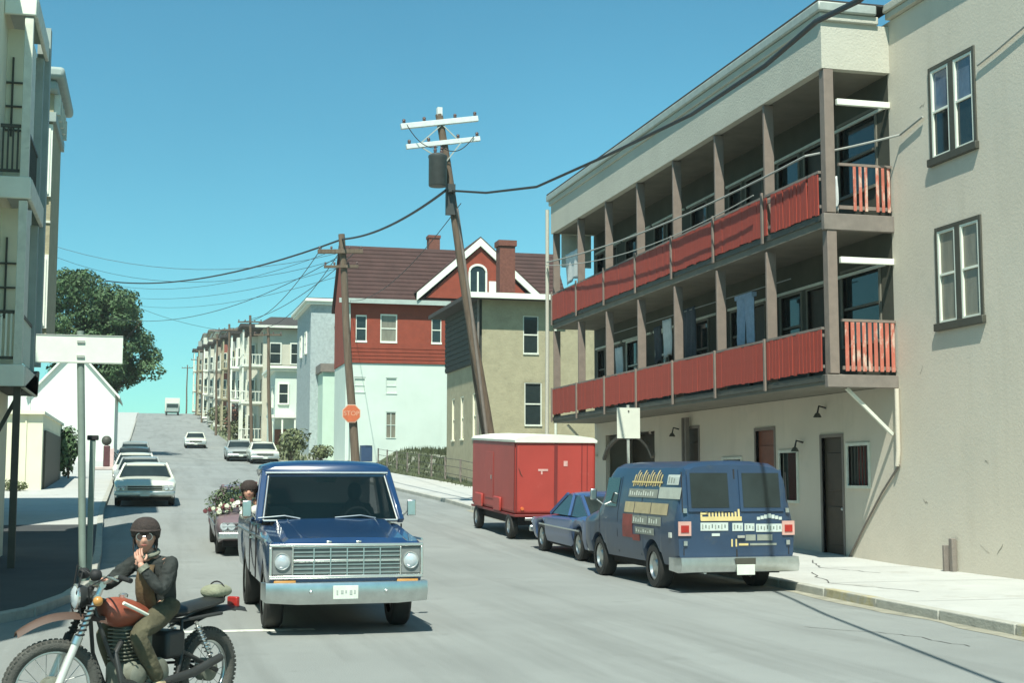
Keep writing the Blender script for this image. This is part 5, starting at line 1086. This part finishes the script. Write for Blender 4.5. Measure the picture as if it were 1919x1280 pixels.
# ================================================================ motorcycle and rider
MP = V(-.035, 10.5, 0); MR = atan2(-.73, -.68)
moto = thing('motorcycle', MP, 'muddy trail motorcycle with orange tank and high front fender', 'motorcycle', None, MR)
M_mud = mat('dusty_engine_metal', (.17,.18,.14), .7, .3, 6, metal=.2, spots=((.12,.12,.09), 5, .5, .8)); M_orange = mat('orange_tank_paint', (.27,.07,.038), .5, .25, 7, coat=.1)
M_brownf = mat('brown_fender', (.075,.042,.028), .65, .2, 5); M_frm = mat('motorcycle_frame_paint', (.03,.032,.03), .5, .2, 5); M_mtyre = mat('dusty_tyre', (.07,.07,.06), .9, .3, 10, bump=.4)
M_forkm = mat('brushed_fork_metal', (.66,.66,.60), .45, .1, 6, metal=.35)
M_spoke = mat('spoke_metal', (.5,.52,.5), .35, .1, 5, metal=.8); M_vinyl = mat('black_vinyl_seat', (.02,.022,.02), .5, .25, 7, bump=.1)
def bike_wheel(parent, loc, r, tw, rz):
    a = MB(); n = 56
    # knobbly tyre: torus with blocks
    a.torus((0,0,0), r-tw, tw, 'y', 48, 12)
    for k in range(n):
        an = 2*pi*k/n
        for s_ in (-1, 0, 1):
            an2 = an+(0 if s_ else pi/n); rr = r-.004-abs(s_)*.012; c = V(rr*cos(an2), s_*tw*.62, rr*sin(an2)); tdir = V(-sin(an2), 0, cos(an2))*.011
            a.bar(c-tdir, c+tdir, tw*.42, .022, up=(cos(an2),0,sin(an2)))
    o = a.build('wheel', M_mtyre, parent, smooth=40); o.location = loc; o.rotation_euler = (0,0,rz)
    MB().torus((0,0,0), r-tw*2.0, .012, 'y', 44, 8).lathe([(-.018,r-tw*2.1),(-.018,r-tw*1.8),(.018,r-tw*1.8),(.018,r-tw*2.1)], (0,0,0), 'y', 44).build('rim', M_chromeD, o, smooth=50)
    sp = MB()
    for k in range(18):
        an = 2*pi*k/18; s_ = 1 if k % 2 else -1
        sp.tube((.05*cos(an+.5*s_), s_*.035, .05*sin(an+.5*s_)), ((r-tw*2)*cos(an), 0, (r-tw*2)*sin(an)), .0025, n=4)
    sp.build('spoke', M_spoke, o)
    MB().lathe([(-.06,.001),(-.06,.05),(-.045,.085),(.045,.085),(.06,.05),(.06,.001)], (0,0,0), 'y', 24).build('hub', M_mud, o, smooth=40)
    return o
st_ = -radians(27)                 # steering turned towards the camera's left
HX, HY = .47, 0
def sr(x, y, z):                  # rotate a point about the steering axis
    dx, dy = x-HX, y-HY; return V(HX+dx*cos(st_)-dy*sin(st_), HY+dx*sin(st_)+dy*cos(st_), z)
def sp_(pts): return [sr(*p) for p in pts]
bike_wheel(moto, sr(.75,0,.335), .335, .042, st_)
bike_wheel(moto, (-.69,0,.315), .315, .05, 0)
for s_ in (-1, 1):
    fk = MB().path(sp_([(.75,s_*.095,.335),(.62,s_*.095,.66)]), .027, 12).build('fork_leg', M_forkm, moto, smooth=50)
    MB().path(sp_([(.64,s_*.095,.60),(.46,s_*.095,1.02)]), .021, 12).path(sp_([(.63,s_*.095,.64),(.61,s_*.095,.69)]), .034, 12).build('fork_tube', M_black if s_ < 0 else M_chromeD, fk, smooth=50)
    # gaiter rings
    for k in range(7): MB().torus((0,0,0), .026, .008, 'z', 14, 6).build('gaiter_ring', M_black, fk).location = sr(.60-.0128*k, s_*.095, .70+.032*k)
MB().path(sp_([(.50,-.12,.94),(.50,.12,.94)]), .028, 8).path(sp_([(.46,-.12,1.03),(.46,.12,1.03)]), .024, 8).build('fork_clamp', M_chromeD, moto, smooth=50)
hb = MB().path(sp_([(.36,-.35,1.10),(.40,-.24,1.12),(.46,-.08,1.06),(.46,.08,1.06),(.40,.24,1.12),(.36,.35,1.10)]), .012, 10).path(sp_([(.42,-.2,1.11),(.42,.2,1.11)]), .008, 8).build('handlebar', M_chrome, moto, smooth=60)
for s_ in (-1, 1):
    MB().path(sp_([(.39,s_*.26,1.118),(.355,s_*.38,1.10)]), .018, 12).build('grip', M_black, hb, smooth=50); MB().path(sp_([(.46,s_*.22,1.12),(.43,s_*.34,1.10)]), .007, 6).build('lever', M_chromeD, hb)
    mr_ = MB().path(sp_([(.42,s_*.2,1.12),(.42,s_*.3,1.24)]), .006, 6)
MB().path(sp_([(.5,.03,1.08),(.58,.05,1.12),(.62,.06,.98),(.58,.06,.8)]), .006, 6).path(sp_([(.5,-.03,1.1),(.57,-.1,1.16),(.6,-.12,.9),(.56,-.1,.7)]), .006, 6).path(sp_([(.44,.2,1.1),(.56,.12,1.02),(.52,.05,.85)]), .006, 6).build('control_cable', M_black, moto)
hl = MB().lathe([(-.10,.001),(-.09,.05),(-.03,.082),(.0,.088)], (0,0,0), 'x', 24).build('headlamp', M_frm, moto, smooth=60); hl.location = sr(.60,0,.95); hl.rotation_euler = (0,0,st_)
MB().lathe([(.0,.088),(.012,.09),(.018,.082)], (0,0,0), 'x', 24).build('rim', M_chrome, hl, smooth=50); MB().lathe([(.012,.082),(.03,.05),(.036,.001)], (0,0,0), 'x', 24).build('lens', M_lens, hl, smooth=60)
for s_ in (-1, 1):
    MB().lathe([(-.04,.001),(-.03,.038),(.01,.04),(.03,.02),(.032,.001)], sr(.52,s_*.13,1.1), 'x', 14).build('gauge', M_black, moto, smooth=50)
    ts = MB().ball(sr(.52,s_*.21,.93), .035, (1,1,1), 8).build('turn_signal', M_amber, moto, smooth=60)
# high front fender
rings = []
for k in range(15):
    u = k/14; x = .40+.60*u; z = .79+.06*sin(u*pi*.8)-.10*u*u*u; hw = .085*(1-.45*u*u)*(.75+.25*min(1,u*4))
    rings.append([sr(x,-hw,z-.03),sr(x,-hw*.6,z+.006),sr(x,0,z+.016),sr(x,hw*.6,z+.006),sr(x,hw,z-.03),sr(x,hw*.6,z-.004),sr(x,0,z+.006),sr(x,-hw*.6,z-.004)])
MB().loft(rings).build('front_fender', M_brownf, moto, smooth=50)
# frame
fr = MB().path([(.47,0,.98),(.50,0,.86)], .032, 10).path([(.47,0,.93),(.2,0,.86),(-.2,0,.72),(-.55,0,.70)], .018, 8)
for s_ in (-1, 1):
    fr.path([(.50,s_*.02,.87),(.40,s_*.08,.55),(.22,s_*.12,.27),(-.2,s_*.13,.26),(-.28,s_*.12,.45),(-.3,s_*.1,.72),(-.72,s_*.12,.74)], .015, 8).path([(-.3,s_*.1,.5),(-.69,s_*.11,.315)], .018, 8)
fr.build('frame', M_frm, moto, smooth=50)
# fuel tank
rings = []
for (x, zc, hw, hh) in ((.42,.90,.05,.04),(.38,.885,.10,.085),(.28,.87,.135,.115),(.14,.85,.13,.105),(.0,.82,.10,.075),(-.06,.80,.06,.04)):
    rings.append([(x, hw*cos(2*pi*k/16)*(1 if sin(2*pi*k/16) < .2 else .92), zc+hh*sin(2*pi*k/16)) for k in range(16)])
tk = MB().loft(rings).build('fuel_tank', M_orange, moto, smooth=60)
sd_ = tk.modifiers.new('s', 'SUBSURF'); sd_.levels = 1; sd_.render_levels = 1
MB().lathe([(0,.03),(.02,.034),(.03,.02),(.031,.001)], (.2,0,.965), 'z', 16).build('tank_cap', M_chrome, tk, smooth=40)
for s_ in (-1, 1): MB().path([(.33,s_*.128,.94),(.22,s_*.142,.89),(.08,s_*.138,.83)], .013, 6).build('stripe', M_white, tk)
# seat, rear fender, lamp, rack bag
rings = []
for (x, zc, hw, hh) in ((.0,.83,.07,.02),(-.06,.835,.10,.04),(-.3,.82,.12,.045),(-.6,.85,.12,.045),(-.78,.875,.10,.04),(-.82,.88,.07,.02)):
    rings.append([(x, hw*cos(2*pi*k/14), zc+hh*(sin(2*pi*k/14) if sin(2*pi*k/14) > -.5 else -.5)) for k in range(14)])
MB().loft(rings).build('seat', M_vinyl, moto, smooth=60)
rings = []
for k in range(12):
    u = k/11; x = -.35-.75*u; z = .70+.1*sin(u*pi*.75)-.02; hw = .085*(1-.3*u*u)
    rings.append([(x,-hw,z-.035),(x,-hw*.6,z),(x,0,z+.008),(x,hw*.6,z),(x,hw,z-.035),(x,hw*.6,z-.01),(x,0,z-.002),(x,-hw*.6,z-.01)])
MB().loft(rings).build('rear_fender', M_frm, moto, smooth=50)
MB().box(-1.02,-.98,-.05,.05,.76,.84).build('tail_light', M_tail, moto, bevel=.01)
bgm = MB().loft([[( -.68-.24*u, .11*cos(2*pi*k/14)*s2_, .935+.06*sin(2*pi*k/14)*s2_) for k in range(14)] for u, s2_ in ((0,.2),(.06,.8),(.3,1),(.6,.9),(.9,.8),(1.0,.25))])
tag(bgm.build('satchel', mat('olive_canvas', (.24,.25,.17), .9, .3, 8, bump=.4), smooth=60), 'pale olive canvas bundle strapped on the back of the motorcycle seat', 'bag').matrix_world = Matrix.Translation(MP) @ Matrix.Rotation(MR, 4, 'Z')
bpy.data.objects['satchel'].modifiers.new('d', 'SUBSURF').levels = 1
for x in (-.82,): MB().torus((0,0,0), .085, .006, 'x', 20, 6).build('strap', M_black, bpy.data.objects['satchel']).location = (x+.02, 0, .925)
# shock absorbers with springs
for s_ in (-1, 1):
    sa = MB().path([(-.62,s_*.14,.36),(-.42,s_*.13,.70)], .014, 8).build('shock_absorber', M_chrome, moto, smooth=50); cs = []
    for k in range(60):
        a = k*2*pi/8; u = .25+.65*k/59; cs.append((-.62+.2*u+.028*cos(a), s_*(.14-.01*u)+.028*sin(a), .36+.34*u))
    MB().path(cs, .005, 5).build('spring', M_chromeD, sa, smooth=60)
# engine
eg = MB().box(-.12,.26,-.12,.12,.27,.48).build('engine', M_mud, moto, bevel=.05)
for s_ in (-1, 1): MB().lathe([(-.05,.001),(-.05,.11),(.02,.12),(.05,.08),(.06,.001)], (.0,s_*.13,.37), 'y', 24).build('crankcase_cover', M_mud, eg, smooth=40)
MB().lathe([(-.05,.001),(-.05,.07),(.02,.08),(.05,.05),(.055,.001)], (.19,.13,.38), 'y', 20).build('crankcase_cover', M_mud, eg, smooth=40)
for k in range(9): MB().box(.08,.26,-.085,.085,.485+k*.026,.497+k*.026).build('cooling_fin', M_mud, eg, bevel=.005)
MB().box(.11,.23,-.06,.06,.48,.72).build('cylinder', M_mud, eg); MB().box(-.06,.09,-.05,.05,.52,.66).build('carburettor', M_mud, eg, bevel=.02)
MB().path([(.26,.05,.62),(.36,.09,.55),(.34,.14,.36),(.1,.17,.30),(-.35,.17,.34),(-.66,.17,.42)], [.02,.022,.024,.026,.034,.03], 12).build('exhaust', M_frm, moto, smooth=50)
MB().box(-.32,-.12,-.13,.13,.50,.70).build('side_panel', M_frm, moto, bevel=.03)
for s_ in (-1, 1): MB().path([(-.02,s_*.1,.30),(-.02,s_*.27,.32)], .014, 8).build('foot_peg', M_black, moto)
MB().path([(-.05,.12,.36),(.02,.15,.34),(.14,.16,.36)], .008, 6).build('gear_pedal', M_chromeD, moto)
MB().bar((-.69,-.08,.37),(-.05,-.08,.42), .012, .02).bar((-.69,-.08,.26),(-.05,-.08,.31), .012, .02).build('chain', M_black, moto)

# ---- rider (bike-local coordinates, then placed like the motorcycle)
MW = Matrix.Translation(MP) @ Matrix.Rotation(MR, 4, 'Z')
rider = thing('person', MP+V(0,0,-.035), 'rider in dark jacket, brown vest and round dark cap sitting on the motorcycle', 'person', None, MR)
def skin(name, pts, edges, rad, m, parent, root=0, lv=2, mats=None, fn=None):
    me = bpy.data.meshes.new(name); me.from_pydata(pts, edges, []); o = bpy.data.objects.new(name, me); S.collection.objects.link(o)
    md = o.modifiers.new('k', 'SKIN'); md.use_smooth_shade = True; md.branch_smoothing = .6
    for i, v in enumerate(me.skin_vertices[0].data): r = rad[i]; v.radius = r if hasattr(r, '__len__') else (r, r); v.use_root = (i == root)
    s2 = o.modifiers.new('s', 'SUBSURF'); s2.levels = lv; s2.render_levels = lv
    dg = bpy.context.evaluated_depsgraph_get(); dg.update(); me2 = bpy.data.meshes.new_from_object(o.evaluated_get(dg)); bpy.data.objects.remove(o)
    me2.name = name; me2.materials.clear(); me2.materials.append(m)
    for p_ in me2.polygons: p_.use_smooth = True
    if fn:
        for v in me2.vertices: v.co = fn(v.co)
    o = bpy.data.objects.new(name, me2); link(o, parent); return o
M_skin = mat('skin', (.50,.27,.19), .6, .12, 12); M_jacket = mat('dark_jacket', (.020,.024,.021), .85, .35, 9, bump=.5, fine=30); M_vest = mat('brown_suede_vest', (.095,.062,.028), .85, .25, 8, bump=.4, fine=30)
M_trous = mat('olive_trousers', (.075,.068,.038), .9, .25, 8, bump=.4, fine=40); M_boot = mat('tan_boot_leather', (.42,.33,.20), .7, .2, 8, bump=.2); M_cap = mat('dark_brown_knit', (.035,.024,.02), .85, .3, 14, bump=.5, fine=60)
hipL = (-.18,.09,.90); hipR = (-.18,-.09,.90); pel = (-.2,0,.93); sp1 = (-.17,0,1.05); ch = (-.12,0,1.19); nk = (-.06,0,1.31); hd0 = (-.02,0,1.38)
shL = (-.12,.165,1.255); elL = (.07,.245,1.04); haL = (.15,.085,1.265); shR = (-.09,-.165,1.255); elR = (.12,-.27,1.08); haR = (.30,-.235,1.13)
knL = (.24,.17,.74); anL = (.03,.21,.38); knR = (.24,-.17,.74); anR = (.03,-.21,.38)
# one continuous body: pelvis, trunk, neck, arms, legs
bp = [pel,sp1,ch,nk,hd0, shL,elL,haL, shR,elR,haR, hipL,knL,anL, hipR,knR,anR]
be = [(0,1),(1,2),(2,3),(3,4),(2,5),(5,6),(6,7),(2,8),(8,9),(9,10),(0,11),(11,12),(12,13),(0,14),(14,15),(15,16)]
br_ = [.10,.095,.11,.05,.048,.05,.036,.026,.05,.036,.026,.075,.052,.035,.075,.052,.035]
skin('body', bp, be, br_, M_skin, rider)
# jacket over trunk and arms
def wr(c):
    n_ = noise.noise(c*9)*.014+abs(noise.noise(V(c.x*22, c.y*22, c.z*34)))*.016-.004; return c+V(n_, n_*.6, n_*.8)
mid = lambda a, b, t: tuple(a[i]+(b[i]-a[i])*t for i in range(3))
jl = mid(elL, haL, .80); jr = mid(elR, haR, .78)
skin('jacket', [(-.2,0,.845),sp1,ch,(-.08,0,1.285), shL,mid(shL,elL,.5),elL,jl, shR,mid(shR,elR,.5),elR,jr],
     [(0,1),(1,2),(2,3),(2,4),(4,5),(5,6),(6,7),(2,8),(8,9),(9,10),(10,11)], [(.165,.15),(.14,.125),(.15,.135),(.075,.075),.075,.062,.055,.04,.075,.062,.055,.04], M_jacket, rider, lv=3, fn=wr)
# vest front panel following the chest, facing forward-left
rings = []
for (x, zc, hw) in ((-.01,1.235,.055),(.025,1.20,.075),(.04,1.12,.085),(.03,1.02,.09),(.0,.93,.095),(-.03,.87,.09)):
    rings.append([(x+.03*cos(a_)-.02, .02+hw*sin(a_), zc) for a_ in [pi*(k/7-.5)*1.05 for k in range(8)]]+[(x-.06, .02+hw*.7*sin(a_), zc) for a_ in [pi*(.5-k/5)*1.0 for k in range(6)]])
MB().loft(rings).build('vest', M_vest, rider, smooth=60)
bl_ = MB().torus((0,0,0), .125, .018, 'z', 24, 8).build('belt', mat('dark_red_belt', (.10,.03,.025), .6, .2, 6), rider, smooth=60); bl_.location = (-.14,0,.93); bl_.rotation_euler = (0,.2,0)
# trousers
skin('trousers', [(-.19,0,.985), hipL, mid(hipL,knL,.5), knL, mid(knL,anL,.5), anL, hipR, mid(hipR,knR,.5), knR, mid(knR,anR,.5), anR],
     [(0,1),(1,2),(2,3),(3,4),(4,5),(0,6),(6,7),(7,8),(8,9),(9,10)], [.115,.105,.088,.075,.066,.056,.10,.088,.075,.066,.056], M_trous, rider, lv=3, fn=wr)
for s_, an in ((1, anL), (-1, anR)):
    skin('boot', [(an[0],an[1],an[2]+.05),(an[0]-.01,an[1],an[2]-.06),(an[0]+.07,an[1],an[2]-.085),(an[0]+.17,an[1],an[2]-.09),(an[0]-.05,an[1],an[2]-.09)], [(0,1),(1,2),(2,3),(1,4)], [.058,.055,.045,.036,.036], M_boot, rider, lv=2)
# hands: palm and five fingers closing on grip / resting on the chest
def hand(wrist, d, up, side, curl, name='hand'):
    d = Vector(d).normalized(); up = Vector(up); up = (up-d*up.dot(d)).normalized(); sd2 = d.cross(up)*side; w0 = Vector(wrist)
    pts = [w0, w0+d*.045, w0+d*.08]; ed = [(0,1),(1,2)]; rd_ = [(.024,.018),(.036,.018),(.036,.016)]
    o = skin(name, pts, ed, rd_, M_skin, rider, lv=2)
    for k, (ln, off) in enumerate(((.066,-.028),(.074,-.010),(.070,.009),(.055,.027))):
        a = w0+d*.075+sd2*off; p1 = a+(d*cos(curl*.4)-up*sin(curl*.4))*ln*.45; p2 = p1+(d*cos(curl*1.2)-up*sin(curl*1.2))*ln*.32; p3 = p2+(d*cos(curl*2)-up*sin(curl*2))*ln*.26
        skin('finger', [tuple(a-d*.02),tuple(a),tuple(p1),tuple(p2),tuple(p3)], [(0,1),(1,2),(2,3),(3,4)], [.009,.0095,.009,.008,.007], M_skin, o, lv=1)
    a = w0+d*.02-sd2*.03; p1 = a-sd2*.022+d*.02-up*.008; p2 = p1+d*.028-up*.012; skin('thumb', [tuple(a),tuple(p1),tuple(p2)], [(0,1),(1,2)], [.012,.010,.008], M_skin, o, lv=1)
gR = sr(.37,-.32,1.11); hand(gR-V(.075,-.02,-.02), (1,-.15,-.05), (0,0,1), 1, 1.0)
# bridge the right forearm to the grip hand
hand((.138,.10,1.245), (-.05,-.42,.9), (.9,.3,.2), -1, .6)
# head
def head(c, yaw, pitch, rider=rider, cap=True):
    mb = MB(); rings = []; n = 28; m_ = 26
    for i in range(1, m_):
        th = pi*i/m_; rg_ = []
        for k in range(n):
            ph = 2*pi*k/n; x = sin(th)*cos(ph); y = sin(th)*sin(ph); z = -cos(th)
            X = x*.095; Y = y*.075; Z = z*.118
            if z < 0: t = -z; Y *= 1-.42*t*t; X = X*(1-.25*t*t)+.012*t
            front = max(0, x)
            X -= .010*math.exp(-((z-.08)/.13)**2)*front*(1 if abs(y) > .12 else .2)           # eye sockets
            X += .028*math.exp(-((z+.14)/.17)**2-(y/.17)**2)*(front > .5)                     # nose
            X += .008*math.exp(-((z+.45)/.08)**2-(y/.35)**2)*(front > .3)                     # mouth
            X += .010*math.exp(-((z+.80)/.14)**2-(y/.4)**2)*(x > 0)                           # chin
            X += .005*math.exp(-((z-.3)/.1)**2)*front
            rg_.append((X, Y, Z))
        rings.append(rg_)
    mb.loft(rings)
    o = mb.build('head', M_skin, rider, smooth=80); o.location = c; o.rotation_euler = (0, pitch, yaw)
    s = o.modifiers.new('s', 'SUBSURF'); s.levels = 1; s.render_levels = 1
    for s_ in (-1, 1):
        MB().ball((.0,s_*.078,-.005), .028, (.8,.35,1.1), 8).build('ear', M_skin, o, smooth=70)
        if not cap: MB().ball((.0835,s_*.031,.012), .012, (.6,1,1), 8).build('eye', mat('eye_dark', (.05,.03,.02), .3), o, smooth=60); continue
        MB().lathe([(-.004,.001),(-.004,.024),(0,.027),(.004,.024),(.004,.001)], (.088,s_*.031,.012), 'x', 18).build('sunglass_lens', mat('tinted_lens', (.05,.035,.03), .1, .1, 4), o, smooth=40)
        MB().torus((.088,s_*.031,.012), .027, .003, 'x', 22, 6).path([(.086,s_*.056,.016),(.0,s_*.082,.016)], .003, 5).build('glasses_frame', M_chromeD, o)
        MB().ball((.0835,s_*.031,.012), .012, (.6,1,1), 8).build('eye', mat('eye_white', (.6,.55,.5), .3), o, smooth=60)
    if cap: MB().path([(.099,-.008,.016),(.099,.008,.016)], .003, 5).build('glasses_bridge', M_chromeD, o)
    MB().path([(.094,-.024,-.052),(.100,-.010,-.050),(.101,0,-.051),(.100,.010,-.050),(.094,.024,-.052)], [.002,.005,.0055,.005,.002], 6).build('lips', mat('lip_skin', (.32,.10,.08), .6, .1, 9), o, smooth=60)
    # rounded headwear with puffed back, and hair at the neck
    rg2 = []
    for i in range(0, 13):
        u = i/12; th = u*pi*.56
        rg2.append([(( -.012+.128*sin(th+.12)*cos(2*pi*k/26)*(1 if cos(2*pi*k/26) < 0 else .86)), .112*sin(th+.12)*sin(2*pi*k/26), .04+.112*cos(th)-(.035 if cos(2*pi*k/26) < .2 else 0)*u*u*(.2-cos(2*pi*k/26))*1.6) for k in range(26)])
    MB().loft(rg2).build('cap' if cap else 'hair', M_cap, o, smooth=70)
    if cap: MB().torus((0,0,0), .102, .014, 'z', 26, 8).build('cap_band', M_cap, o, smooth=60).location = (-.008,0,.052)
    hm = MB()
    rh = random.Random(4)
    for k in range(150):
        a = rh.uniform(.38*pi, 1.62*pi); x0_ = .088*cos(a)-.01; y0_ = .080*sin(a); z0_ = rh.uniform(-.02,.06); l_ = rh.uniform(.05,.10)
        hm.path([(x0_,y0_,z0_),(x0_*1.12,y0_*1.12,z0_-l_*.5),(x0_*1.08+rh.uniform(-.01,.01),y0_*1.08,z0_-l_)], [.005,.006,.002], 4)
    hm.build('hair', M_cap, o)
    return o
hdo = head((-.005,0,1.445), radians(38), radians(4))
# scarf / collar and cuffs
sc = MB().torus((0,0,0), .062, .022, 'z', 22, 8).build('collar', mat('grey_fleece', (.20,.21,.16), .95, .4, 20, bump=.6), rider, smooth=60); sc.location = (-.055,0,1.318); sc.rotation_euler = (0,.35,0)
for p, q in ((mid(elL,haL,.72), mid(elL,haL,.86)), (mid(elR,haR,.72), mid(elR,haR,.86))): MB().path([p, q], [.046,.043], 14).build('cuff', MATS['grey_fleece'], rider, smooth=40)
# rider sits a little lower and is slightly smaller
rider.scale = (.95, .95, .95)
for n_ in ('fuel_tank', 'seat', 'side_panel'): 
    for o_ in [c for c in moto.children if c.name.split('.')[0] == n_]: o_.location.z -= .045
for o_ in [c for c in moto.children if c.name.split('.')[0] in ('handlebar',)]: o_.location.z -= .03
bpy.data.objects['satchel'].matrix_world = Matrix.Translation(MP+V(0,0,-.04)) @ Matrix.Rotation(MR, 4, 'Z')

# passenger leaning out of the pickup's window, elbow on the door sill
ps = thing('person', (2.18, 15.95, 0), 'dark-haired passenger in pale shirt leaning an elbow out of the blue pickup window', 'person')
M_shirt = mat('pale_shirt', (.62,.62,.55), .9, .1, 8, bump=.3, fine=30)
skin('body', [(-.55,2.45,.95),(-.60,2.42,1.15),(-.68,2.38,1.33),(-.84,2.30,1.44),(-.90,2.27,1.50),(-.84,2.22,1.38),(-1.04,2.16,1.31),(-1.0,1.93,1.30),(-.45,2.5,1.35),(-.36,2.35,1.12)],
     [(0,1),(1,2),(2,3),(3,4),(2,5),(5,6),(6,7),(2,8),(8,9)], [.12,.12,.11,.05,.048,.05,.04,.028,.05,.035], M_skin, ps)
skin('shirt', [(-.55,2.45,.95),(-.60,2.42,1.15),(-.69,2.37,1.32),(-.79,2.33,1.39),(-.85,2.22,1.37),(-1.05,2.16,1.31),(-1.03,2.06,1.305),(-.45,2.5,1.35),(-.36,2.35,1.14)],
     [(0,1),(1,2),(2,3),(2,4),(4,5),(5,6),(2,7),(7,8)], [.15,.15,.135,.07,.075,.068,.052,.07,.05], M_shirt, ps, lv=3, fn=wr)
ho = head((-.96,2.24,1.60), radians(-98), 0, ps, False)
# ================================================================ the air
hz = MB().box(-200, 250, -60, 440, -1.2, 34).build('haze', None or bpy.data.materials.new('haze_air'))
hm_ = bpy.data.materials['haze_air']; hm_.use_nodes = True; n_ = hm_.node_tree; n_.nodes.remove(n_.nodes['Principled BSDF'])
pv = n_.nodes.new('ShaderNodeVolumePrincipled'); pv.inputs['Density'].default_value = .0003; pv.inputs['Color'].default_value = (.86,.95,.93,1)
n_.links.new(pv.outputs[0], n_.nodes['Material Output'].inputs['Volume'])
hz['kind'] = 'stuff'; hz['label'] = 'thin bright summer haze fading the far end of the street'
